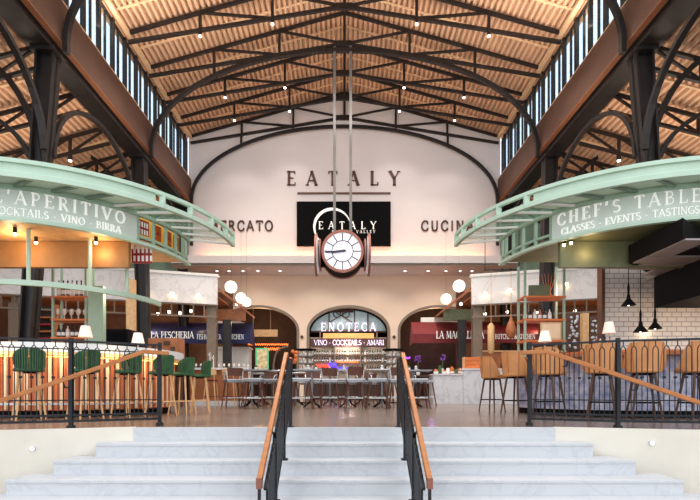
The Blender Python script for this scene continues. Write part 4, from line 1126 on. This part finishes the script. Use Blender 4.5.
# sconces between the arches
for px, sd in ((302, 'left'), (394, 'right')):
    p = P(px, 337, YL-.01); o = thing('wall_sconce', p, 'small dark round sconce on the pier %s of the middle arch' % sd, 'lamp', 'sconces between the arches')
    MB().ellipsoid(p+V(0,-.06,0), .09, .06, .09).build('shade', 'wood_dark', o); MB().box(p.x-.04, p.x+.04, YL-.05, YL, p.z-.06, p.z+.06).build('plate', 'steel_dark', o)
# left arch: hanging board, neon, poster
D_ = 27.0
o = thing('hanging_signboard', P(262, 337, D_), 'plain pale wooden board hanging on two rods in the left arch', 'sign')
MB().box(X(248, D_), X(277.5, D_), D_, D_+.08, Z(336.5, D_), Z(329.5, D_)).build('board', 'wood_light', o)
for px in (253, 270.5): MB().tube([V(X(px, D_), D_+.04, Z(330, D_)), V(X(px, D_), D_+.04, 6.3)], .02, 6).build('rod', 'trim_tan', o)
squiggle(248, 288, 344.5, .05, 27.3, 'neon_orange', 'long thin orange neon line glowing under the hanging wooden board', n=60)
squiggle(264, 280, 349, .1, 27.3, 'neon_orange', 'short orange neon script beneath the long neon line in the left arch')
m = MB(); m.tube([V(X(273, D_), 27.2, 0), V(X(273, D_), 27.2, Z(368, D_))], .06, 6); m.tube([V(X(281-8*math.cos(PI/2*k/8), D_), 27.2, Z(368-20*math.sin(PI/2*k/8), D_)) for k in range(9)], .06, 6); m.tube([V(X(281, D_), 27.2, Z(348, D_)), V(X(288, D_), 27.2, Z(346, D_))], .06, 6)
tag(m.build('curved_pipe', 'trim_tan'), 'pale curved pipe standing in the left arch', 'pipe')
o = thing('poster_stand', P(261.5, 363, 14.6), 'green framed upright poster display on the high table at left', 'poster')
MB().box(X(255.5, 14.6), X(268.5, 14.6), 14.6, 14.64, 1.09, Z(348, 14.6)).build('frame', 'screen_green', o)
MB().box(X(257, 14.6), X(267, 14.6), 14.585, 14.6, 1.12, Z(349.5, 14.6)).build('picture', 'screen_poster', o)
MB().box(X(257, 14.6), X(267, 14.6), 14.56, 14.7, 1.08, 1.1).build('foot', 'black_soft', o)
# right arch: purple glow
squiggle(405, 410, 358, .07, 27.2, 'neon_purple', 'purple neon figure low in the right arch', n=14)

# back-of-hall counters: left wooden bar, right marble bar
o = thing('service_counter', (X(215, 14.6), 15.0, 0), 'wooden service counter with white plinth between green stools and tables', 'counter')
MB().box(X(190, 14.8), X(243, 14.8), 14.8, 15.6, .16, 1.14).build('body', 'wood_mid', o)
MB().box(X(190, 14.8), X(243, 14.8), 14.76, 15.6, 0, .16).build('plinth', 'marble_white', o)
MB().box(X(189, 14.6), X(245, 14.6), 14.6, 15.7, 1.14, 1.2).build('worktop', 'marble_white', o)
for k, px in enumerate((210, 212.5)):
    o = thing('beer_tap', (X(px, 15), 15.0+.1*k, 1.2), '%s chrome tap on the wooden service counter' % ('taller' if k == 0 else 'shorter'), 'tap')
    MB().tube([V(X(px, 15), 15+.1*k, 1.2), V(X(px, 15), 15+.1*k, 1.72-.1*k)], .035, 8).build('column', 'tap_chrome', o)
    MB().box(X(px, 15)-.03, X(px, 15)+.03, 14.9+.1*k, 15.02+.1*k, 1.6-.1*k, 1.66-.1*k).build('spout', 'tap_chrome', o)
for k in range(9):
    x = X(196+5.0*k+(8 if k > 2 else 0), 15.3)
    glassware((x, 15.3, 1.2), '%s small stemmed glass from the left on the wooden service counter' % ORD[k], 'glasses on the service counter', h=.17)
o = thing('wooden_cabinet', (X(165, 13.6), 13.8, 0), 'light wooden cabinet with dark square openings behind the left bar', 'cabinet')
MB().box(X(148, 13.6), X(180, 13.6), 13.6, 14.0, 1.35, Z(338, 13.6)).build('body', 'wood_mid', o)
for a, b, c, d in ((164, 170, 341, 345), (171, 175, 347, 351), (152, 156, 346, 352)):
    MB().box(X(a, 13.6), X(b, 13.6), 13.57, 13.6, Z(d, 13.6), Z(c, 13.6)).build('opening', 'wood_dark', o)
for px in (150, 178): MB().box(X(px, 13.6)-.04, X(px, 13.6)+.04, 13.7, 13.9, 0, 1.36).build('leg', 'wood_dark', o)
o = thing('marble_counter', (X(475, 17), 17.2, 0), 'low white marble counter between the tables and the tan bar chairs', 'counter')
MB().box(X(433.5, 17.1), X(463, 17.1), 17.1, 18.0, 0, Z(375, 17.1)).build('low_body', 'counter_marble', o)
MB().box(X(463, 17.1), X(560, 17.1), 17.0, 18.0, 0, Z(370, 17.1)).build('tall_body', 'counter_marble', o)
MB().box(X(462, 17.1), X(560, 17.1), 16.94, 18.06, Z(370, 17.1), Z(368.6, 17.1)).build('worktop', 'marble_white', o)
MB().box(X(433, 17.1), X(463, 17.1), 17.04, 18.0, Z(375, 17.1), Z(373.8, 17.1)).build('worktop', 'marble_white', o)
o = thing('wooden_crate', (X(471, 17.3), 17.4, Z(368.6, 17.1)), 'orange-brown wooden crate on the right marble counter', 'crate')
zc_ = Z(368.6, 17.1)
for k in range(3): MB().box(X(464.5, 17.3), X(479, 17.3), 17.25, 17.28, zc_+.01+.15*k, zc_+.13+.15*k).build('slat', 'wood_orange', o); MB().box(X(464.5, 17.3), X(479, 17.3), 17.62, 17.65, zc_+.01+.15*k, zc_+.13+.15*k).build('slat', 'wood_orange', o)
for x in (X(464.5, 17.3), X(479, 17.3)-.03): MB().box(x, x+.03, 17.28, 17.62, zc_, zc_+.45).build('end_panel', 'wood_light', o)
MB().box(X(464.5, 17.3), X(479, 17.3), 17.25, 17.65, zc_-.0, zc_+.02).build('bottom', 'wood_light', o)
for k in range(7):
    px = 436+4*k; p = P(px, 375, 17.5); zz = Z(373.8, 17.1); mt = ('meat', 'bottle_green', 'wood_orange', 'ceramic', 'bottle_amber', 'leaf', 'meat')[k]
    h_ = (.2, .34, .16, .26, .3, .2, .24)[k]; o = thing('produce_bowl' if k % 2 == 0 else 'storage_jar', (p.x, 17.5, zz), '%s item from the left along the low marble counter, %s' % (ORD[k], 'a filled bowl' if k % 2 == 0 else 'a jar'), 'bowl' if k % 2 == 0 else 'jar', 'items on the low marble counter')
    if k % 2 == 0:
        MB().lathe([(.05, zz), (.09, zz+.06), (.1, zz+.1)], (p.x, 17.5), 12).build('bowl', 'ceramic', o); MB().ellipsoid((p.x, 17.5, zz+.1), .09, .09, h_-.1, 10, 6).build('filling', mt, o)
    else:
        MB().lathe([(.06, zz), (.065, zz+.02), (.065, zz+h_*.8), (.04, zz+h_*.9)], (p.x, 17.5), 12).build('body', mt, o); MB().lathe([(.045, zz+h_*.88), (.045, zz+h_)], (p.x, 17.5), 12).build('lid', 'wood_dark', o)
for k, (px, py, D_) in enumerate(((418, 359, 17.8), (442.5, 358, 17.9))):
    p = P(px, py, D_); zz = Z(373.8, 17.1) if k else 1.07
    o = thing('flower_vase', (p.x, D_, zz), 'vase of purple flowers %s' % ('on the low marble counter' if k else 'beside the right stair handrail'), 'vase')
    MB().lathe([(.05, zz), (.08, zz+.08), (.04, zz+.2), (.05, zz+.24)], (p.x, D_), 12).build('vase', 'ceramic', o)
    m = MB(); random.seed(k+3)
    for j in range(14): m.ellipsoid((p.x+random.uniform(-.1,.1), D_+random.uniform(-.08,.08), p.z+random.uniform(-.12,.12)), .04, .04, .035, 8, 5)
    m.build('blossoms', 'flower', o)
    MB().tube([V(p.x, D_, zz+.15), V(p.x, D_, p.z)], .02, 6).build('stems', 'leaf', o)
    if not k:
        t = thing('side_table', (p.x, D_, 0), 'small table under the purple flower vase', 'table'); MB().box(p.x-.45, p.x+.45, D_-.3, D_+.3, 1.03, 1.07).build('tabletop', 'wood_dark', t); MB().box(p.x-.05, p.x+.05, D_-.05, D_+.05, 0, 1.03).build('leg', 'steel_dark', t)
# butcher stall: hams and salami
for k, (px, D_) in enumerate(((511, 21.0),)):
    p = P(px, 330, D_); o = thing('hanging_ham', P(px, 338, D_), 'orange-brown cured ham hanging in the butcher stall', 'ham')
    MB().lathe([(.03, p.z-.42), (.2, p.z-.25), (.24, p.z), (.15, p.z+.3), (.06, p.z+.5), (.05, p.z+.62)], (p.x, D_), 12).build('meat', 'meat', o)
    MB().tube([V(p.x, D_, p.z+.6), V(p.x, D_, 5.9)], .012, 5).build('string', 'wood_light', o)
p = P(491, 338, 20.9); o = thing('hanging_salami', P(491, 354, 20.9), 'long pale salami hanging left of the cured ham', 'salami')
MB().lathe([(.06, Z(354, 20.9)), (.15, Z(352, 20.9)), (.15, Z(326, 20.9)), (.05, Z(323, 20.9))], (p.x, 20.9), 12).build('casing', 'salami', o)
MB().tube([V(p.x, 20.9, Z(324, 20.9)), V(p.x, 20.9, 5.9)], .012, 5).build('string', 'wood_light', o)
o = thing('hanging_rail', (X(503, 20.95), 20.95, 5.9), 'dark rail from which the ham and salami hang', 'rail')
MB().box(X(484, 20.95), X(520, 20.95), 20.9, 21.0, 5.88, 5.93).build('bar', 'steel_dark', o)
for px in (485, 519): MB().bar(V(X(px, 20.95), 20.95, 5.9), V(X(px, 20.95), 20.95, 5.92+2.3), .03).build('rod', 'steel_dark', o)
o = thing('butcher_block', (X(511, 20.5), 20.6, 0), 'round wooden butcher block table beneath the hanging ham', 'table')
MB().lathe([(.36, 1.5), (.4, 1.52), (.4, 1.72), (.36, 1.75)], (X(510.5, 20.5), 20.6), 16).build('top', 'wood_dark', o)
MB().lathe([(.34, 0), (.36, .1), (.3, 1.5)], (X(511.5, 20.5), 20.6), 16).build('base', 'wood_light', o)
o = thing('butcher_display', (X(520, 22.5), 22.6, 0), 'warm wooden back counter inside the butcher stall', 'counter')
MB().box(X(480, 22.5), X(600, 22.5), 22.5, 23.2, 0, Z(352, 22.5)).build('body', 'wood_mid', o)
MB().box(X(479, 22.5), X(601, 22.5), 22.44, 23.26, Z(352, 22.5), Z(350.5, 22.5)).build('worktop', 'wood_light', o)
# left stall: shelves and dark door
o = thing('wall_shelves', (X(42, 19.5), 19.9, 0), 'dark shelving with reddish rows behind the left bar', 'shelf')
MB().box(X(31, 19.8), X(52, 19.8), 20.3, 20.4, 0, 4.2).build('back_panel', 'wall_dark', o)
for k in range(6): MB().box(X(31, 19.8), X(52, 19.8), 19.9, 20.3, Z(318+7*k, 19.9), Z(316.5+7*k, 19.9)).build('shelf_board', 'poster_red' if k % 2 else 'wood_mid', o)
for px in (31, 52): MB().box(X(px, 19.8)-.04, X(px, 19.8)+.04, 19.88, 20.4, 0, 4.2).build('side_panel', 'wood_mid', o)
o = thing('service_door', (X(24, 19.6), 20.0, 0), 'tall dark blue-black door beside the shelving in the left stall', 'door')
MB().box(X(19, 19.8), X(30, 19.8), 20.0, 20.1, 0, 4.1).build('leaf', 'screen_black', o); MB().box(X(22, 19.8), X(24.5, 19.8), 19.96, 20.0, .3, 3.4).build('glass_strip', 'navy', o)
MB().tube([V(X(28, 19.8), 19.93, 1.9), V(X(28, 19.8), 19.93, 2.4)], .04, 8).build('handle', 'metal_light', o)
square_post(8, 18, 19.7, 4.2, 'trim_tan', 'broad beige pillar left of the dark service door', name='stall_pillar')
square_post(36+90, 133, 15.5, 4.2, 'wood_light', 'narrow beige pillar in the left stall behind the lamp', name='stall_pillar')
o = thing('back_bar_fridge', (X(116, 12.2), 12.3, 0), 'low black appliance behind the lamp in the left bar', 'appliance')
MB().box(X(103, 12.2), X(128, 12.2), 12.2, 12.8, 0, Z(329, 12.2)).build('body', 'black_soft', o); MB().box(X(105, 12.2), X(126, 12.2), 12.17, 12.2, Z(345, 12.2), Z(331, 12.2)).build('door', 'screen_black', o)
# right kiosk background: artwork-like tile panels beside the pillar
for k, (a, b, yt) in enumerate(((567, 580, 313), (590, 600, 316))):
    D_ = 12.5; o = thing('flower_mural', (X((a+b)/2, D_), D_, 1.2), '%s dark panel with pale flower shapes behind the right bar' % ('left' if k == 0 else 'right'), 'panel', None)
    MB().box(X(a, D_), X(b, D_), D_, D_+.05, 0, Z(yt, D_)).build('panel', 'wood_dark', o)
    random.seed(k); m = MB()
    for j in range(26): m.ellipsoid((random.uniform(X(a+2, D_), X(b-2, D_)), D_-.01, random.uniform(1.3, Z(yt+3, D_))), random.uniform(.02,.05), .012, random.uniform(.02,.05), 8, 5)
    m.build('blossoms', 'metal_light', o)
square_post(583, 589, 12.5, Z(313, 12.5), 'wood_light', 'light wooden pillar between two flower panels behind the right bar', name='wooden_pillar')
for k in range(8):
    px = 612+5.5*k if k < 4 else 527+4*(k-4); ph = phi_px(1, px, 1.9, -30, 85); p = bp(1, ph, 1.75, 1.12)
    bottle('b', ['bottle_amber', 'bottle_clear', 'bottle_dark'][k % 3], (p.x, p.y, 1.12), 'bottle on the right bar %s, %s from the left' % ('by the tiled wall' if k < 4 else 'below the shelf tower', ORD[k % 4]), 'bottles on the right bar', h=.3)

# ---------------- high tables and steel stools in the middle
def stool_steel():
    o = thing('metal_stool', (0,0,0), 'x', 'stool'); o['_w'] = (0,0,0)
    MB().box(-.22, .22, -.2, .22, .755, .785).build('seat', 'metal_light', o)
    MB().box(-.2, .2, -.18, .2, .70, .755).build('seat_frame', 'metal_grey', o)
    m = MB(); n = 8
    for k in range(n):
        a, b = -1+2*k/n, -1+2*(k+1)/n
        f = lambda t: V(.21*t, -.24+.05*t*t, 0)
        p, q = f(a), f(b); m.hexa([p+V(0,0,.87), q+V(0,0,.87), q+V(0,.02,.87), p+V(0,.02,.87), p+V(0,-.03,1.08), q+V(0,-.03,1.08), q+V(0,-.01,1.08), p+V(0,-.01,1.08)])
    m.build('backrest', 'chair_brown', o)
    for s in (-1, 1):
        MB().tube([V(s*.2, .12, .78), V(s*.235, .05, .93), V(s*.235, -.12, .98), V(s*.22, -.2, 1.0), V(s*.2, -.18, .78)], .014, 6).build('arm_tube', 'metal_light', o)
        for t in (-1, 1): MB().tube([V(s*.17, t*.16, .72), V(s*.25, t*.24, 0)], [.02, .015], 6).build('leg', 'chair_brown', o)
    for a, b in (((.22,.21),(-.22,.21)),((-.22,.21),(-.22,-.21)),((-.22,-.21),(.22,-.21)),((.22,-.21),(.22,.21))):
        MB().tube([V(a[0], a[1], .28), V(b[0], b[1], .28)], .012, 6).build('stretcher', 'metal_light', o)
    return o
def stool_backless():
    o = thing('metal_stool', (0,0,0), 'x', 'stool'); o['_w'] = (0,0,0)
    MB().box(-.24, .24, -.22, .22, .765, .80).build('seat', 'metal_light', o)
    MB().box(-.21, .21, -.19, .19, .71, .765).build('seat_frame', 'metal_grey', o)
    for s in (-1, 1):
        for t in (-1, 1): MB().tube([V(s*.17, t*.15, .74), V(s*.29, t*.25, 0)], [.022, .016], 6).build('leg', 'chair_brown', o)
    for a, b in (((.25,.21),(-.25,.21)),((-.25,.21),(-.25,-.21)),((-.25,-.21),(.25,-.21)),((.25,-.21),(.25,.21))):
        MB().tube([V(a[0], a[1], .28), V(b[0], b[1], .28)], .014, 6).build('stretcher', 'metal_light', o)
    return o
def high_table(r=.36, w_=None):
    o = thing('high_table', (0,0,0), 'x', 'table'); o['_w'] = (0,0,0)
    if w_: MB().box(-w_/2, w_/2, -.35, .35, 1.04, 1.075).build('tabletop', 'metal_grey', o)
    else: MB().lathe([(r-.02, 1.04), (r, 1.045), (r, 1.07), (r-.01, 1.075)], (0,0), 24).build('tabletop', 'metal_light', o)
    MB().lathe([(.035, .05), (.035, 1.04)], (0,0), 10).build('column', 'metal_grey', o)
    for k in range(4):
        a = PI/4+k*PI/2; MB().tube([V(0,0,.3), V(.12*math.cos(a), .12*math.sin(a), .12), V(.32*math.cos(a), .32*math.sin(a), .02)], .02, 6).build('foot', 'black_soft', o)
    return o
tr = high_table(); tl = high_table(w_=1.0)
stl = stool_steel()
FR = [(233, 12.6, .5), (254, 12.2, 0), (271, 12.9, -.2), (302, 12.1, 0), (330, 12.7, 0), (354.5, 12.2, .1), (377, 12.3, PI), (397, 12.4, .1), (418, 12.5, 0)]
sbl = stool_backless(); fs = {0: True, 1: True}
for k, (px, D_, rz) in enumerate(FR):
    bl = k in (1, 2, 3, 6, 8)
    place(sbl if bl else stl, fs[bl], (X(px, D_), D_, 0), rz, ('backless grey metal bar stool, %s from the left in the front row' if bl else 'grey metal bar stool with brown curved back, %s from the left in the front row') % ORD[k], 'metal stools, front row'); fs[bl] = False
BK = [(251, 14.7), (268, 14.5), (289, 14.6), (313, 14.3), (341, 14.8), (364, 14.4), (388, 14.6), (408, 14.5), (427, 14.8)]
for k, (px, D_) in enumerate(BK):
    place(stl if k % 2 else sbl, False, (X(px, D_), D_, 0), PI+random.uniform(-.4, .4), 'grey metal bar stool, %s from the left in the back row' % ORD[k], 'metal stools, back row')
B3 = [(240, 16.6), (256, 16.6), (284, 16.4), (306, 16.8), (328, 16.3), (350, 16.6), (372, 16.4), (395, 16.5)]
for k, (px, D_) in enumerate(B3):
    place(sbl if k % 3 else stl, False, (X(px, D_), D_, 0), random.uniform(-.5, .5), 'grey metal bar stool, %s from the left in the farthest row' % ORD[k], 'metal stools, farthest row')
TB = [(252, 13.3, 1), (280, 13.8, 0), (312, 13.3, 1), (348, 13.5, 1), (382, 13.3, 0), (413, 13.6, 1), (296, 15.4, 0), (330, 15.5, 0), (362, 15.6, 0), (404, 15.6, 0), (262, 15.8, 0)]
fu = {0: True, 1: True}
for k, (px, D_, lg) in enumerate(TB):
    place(tl if lg else tr, fu[lg], (X(px, D_), D_, 0), 0, '%s high table with grey metal top, %s' % ('long' if lg else 'round', ('%s from the left in front' % ORD[k]) if k < 6 else ('%s from the left behind' % ORD[(1, 2, 3, 4, 0)[k-6]])), 'high tables'); fu[lg] = False
# things on the tables
for k, (px, D_) in enumerate(((248, 13.3), (256, 13.3), (308, 13.3), (316, 13.3), (344, 13.5), (352, 13.5), (382, 13.3), (409, 13.6), (416, 13.6))):
    x = X(px, D_); o = thing('condiment_pot', (x, D_, 1.075), 'small pale pot of table condiments, %s from the left on the high tables' % ORD[k], 'pot', 'pots on the high tables')
    MB().lathe([(.03, 1.075), (.04, 1.09), (.04, 1.15)], (x, D_), 10).build('pot', 'ceramic', o); MB().ellipsoid((x, D_, 1.17), .045, .045, .04, 8, 5).build('filling', 'leaf' if k % 2 else 'metal_light', o)
# small round service kiosk with ringed lamps beside the left handrail
for px, sd in ((306, 'left'), (393, 'right')):
    D_ = 18.5; x = X(px, D_); o = thing('display_tower', (x, D_, 0), 'round grey tiered display tower before the pier %s of the middle arch' % sd, 'display')
    for k in range(4):
        zz = 1.25+.28*k; MB().lathe([(.28+.04*k, zz), (.3+.04*k, zz+.01), (.3+.04*k, zz+.04)], (x, D_), 20).build('tier', 'metal_grey' if k < 3 else 'black_soft', o)
    MB().lathe([(.05, .03), (.05, 2.1)], (x, D_), 8).build('column', 'metal_grey', o); MB().lathe([(.3, 0), (.3, .04)], (x, D_), 16).build('foot', 'black_soft', o)
    for k in range(3):
        for j in range(8):
            a = j*PI/4
            bottle('b', 'bottle_clear', (x+.22*math.cos(a), D_+.22*math.sin(a), 1.29+.28*k), 'small clear bottle on the %s tier of the %s display tower' % (('lowest', 'middle', 'upper')[k], sd), 'clear bottles on the %s tier of the %s display tower' % (('lowest', 'middle', 'upper')[k], sd), h=.21, r=.045)
o = thing('flower_vase', (X(293, 15.2), 15.4, 1.075), 'orange bouquet in a dark vase just right of the left handrail top', 'vase')
x = X(293, 15.4)
MB().lathe([(.06, 1.075), (.09, 1.2), (.05, 1.32)], (x, 15.4), 12).build('vase', 'black_soft', o)
random.seed(4); m = MB()
for j in range(14): m.ellipsoid((x+random.uniform(-.13,.13), 15.4+random.uniform(-.08,.08), 1.5+random.uniform(-.16,.3)), .06, .06, .06, 8, 5)
m.build('blossoms', 'wood_orange', o)
# wooden chairs at the service counter
def stool_wood():
    o = thing('wooden_stool', (0,0,0), 'x', 'stool'); o['_w'] = (0,0,0)
    MB().lathe([(.18, .76), (.2, .77), (.2, .80)], (0,0), 16).build('seat', 'maroon', o)
    m = MB(); n = 8
    for k in range(n):
        a, b = -1+2*k/n, -1+2*(k+1)/n; f = lambda t: V(.2*t, -.22+.07*t*t, 0); p, q = f(a), f(b)
        m.hexa([p+V(0,0,.94), q+V(0,0,.94), q+V(0,.02,.94), p+V(0,.02,.94), p+V(0,-.02,1.12), q+V(0,-.02,1.12), q+V(0,0,1.12), p+V(0,0,1.12)])
    m.build('backrest', 'wood_light', o)
    for s in (-1, 1):
        MB().tube([V(s*.14, -.14, .78), V(s*.14, -.19, 1.0)], .014, 6).build('back_post', 'wood_light', o)
        for t in (-1, 1): MB().tube([V(s*.12, t*.12, .76), V(s*.19, t*.19, 0)], [.02, .014], 6).build('leg', 'wood_light', o)
    for a, b in (((.17,.17),(-.17,.17)),((-.17,.17),(-.17,-.17)),((-.17,-.17),(.17,-.17)),((.17,-.17),(.17,.17))):
        MB().tube([V(a[0], a[1], .3), V(b[0], b[1], .3)], .011, 6).build('stretcher', 'maroon', o)
    return o
sw = stool_wood()
for k, px in enumerate((211, 230)): place(sw, k == 0, (X(px, 13.9), 13.9, 0), 0, 'pale wooden stool with dark red seat at the service counter, %s one' % ('left' if k == 0 else 'right'), 'wooden stools')
# warm lights of the kiosks, bars and stalls
for s in (-1, 1):
    light('POINT', (s*5.5, 7.75, 2.85), 13 if s < 0 else 6, (1, .66, .36), .12, name='kiosk_light')
    light('POINT', (s*4.2, 8.0, 2.85), 7 if s < 0 else 4, (1, .66, .36), .12, name='kiosk_light')
    light('POINT', (s*4.6, 9.6, 2.5), 20, (1, .82, .66), .2, name='kiosk_light')
    for x, y in ((7.5, 24.5), (10, 24.0), (13, 22.5), (13, 21)): light('POINT', (s*x, y, 3.6), 60, (1, .72, .48), .3, name='stall_light')
for ph in (0, 22, 44, 66): 
    q = bp(-1, ph, 2.2, 1.0); light('POINT', q, 5, (1, .7, .42), .05, name='counter_light')
light('POINT', (7.0, 8.5, 1.8), 28, (1, .7, .42), .1, name='kitchen_light')
light('POINT', (.2, 26.2, 3.0), 60, (1, .8, .75), .2, name='wine_bar_light')
light('POINT', (5.3, 28, 2.4), 20, (.6, .3, 1), .2, name='purple_light')
# ------------------------------------------------------------------ light, world, camera
w = bpy.data.worlds.new('world'); sc.world = w; w.use_nodes = True
w.node_tree.nodes['Background'].inputs['Color'].default_value = (.92, .96, 1, 1)
w.node_tree.nodes['Background'].inputs['Strength'].default_value = 1.75
WARM = (1, .78, .58); SOFT = (1, .9, .82); NEU = (1, .96, .94)
for s_ in (-1, 1):
    # cove lights on top of the fascias, washing the roof deck
    light('AREA', (s_*7.7, 16, 12.4), 640, (1, .86, .74), 17, rot=(0, PI+s_*math.radians(-35), 0), sy=.3, name='cove_light').data.shape = 'RECTANGLE'
    light('AREA', (s_*12, 16, 7.6), 260, (1, .82, .66), 14, rot=(0, PI, 0), sy=1, name='aisle_uplight')
light('AREA', (0, 24.6, LZ1-.1), 150, (1, .42, .16), 15, rot=(PI-.7, 0, 0), sy=.12, name='ledge_cove_light')
for x in (-5.47, -2.73, 2.73, 5.47):
    for y in (23.2, 21.4, 17.7, 15.7, 11.7):
        light('SPOT', (x, y, zbot(x)-.45), 620 if y < 23 else 180, SOFT, .2, rot=(0, 0, 0), spot=math.radians(110), name='truss_spot')
for x in (-6, 0, 6): light('SPOT', (x, 18, 12.5), 130, NEU, .3, spot=math.radians(80), aim=(x*.9, 25, 11), name='wall_wash')
for x in (-5, -1.5, 1.5, 5): light('SPOT', (x, 23.4, 6.3), 150, (1, .9, .82), .1, spot=math.radians(110), aim=(x, 26, 3), name='soffit_downlight')
for x in (-4.9, 5.3): light('POINT', (x, 27.6, 4.6), 130, (1, .6, .32), .3, name='back_room_light')

cam = bpy.data.cameras.new('camera'); co = bpy.data.objects.new('camera', cam); COL.objects.link(co)
co.location = (0, 0, HC); co.rotation_euler = (PI/2, 0, 0)
cam.sensor_width = 36; cam.lens = F*36/700
cam.shift_x = (350-CX)/700; cam.shift_y = (HY-250)/700
cam.clip_start = .05; cam.clip_end = 200
sc.camera = co
sc.view_settings.view_transform = 'Standard'; sc.view_settings.look = 'None'
sc.view_settings.gamma = 1; sc.view_settings.use_curve_mapping = False
sc.view_settings.exposure = 0.0
for o in bpy.data.objects:
    if '_w' in o.keys(): del o['_w']
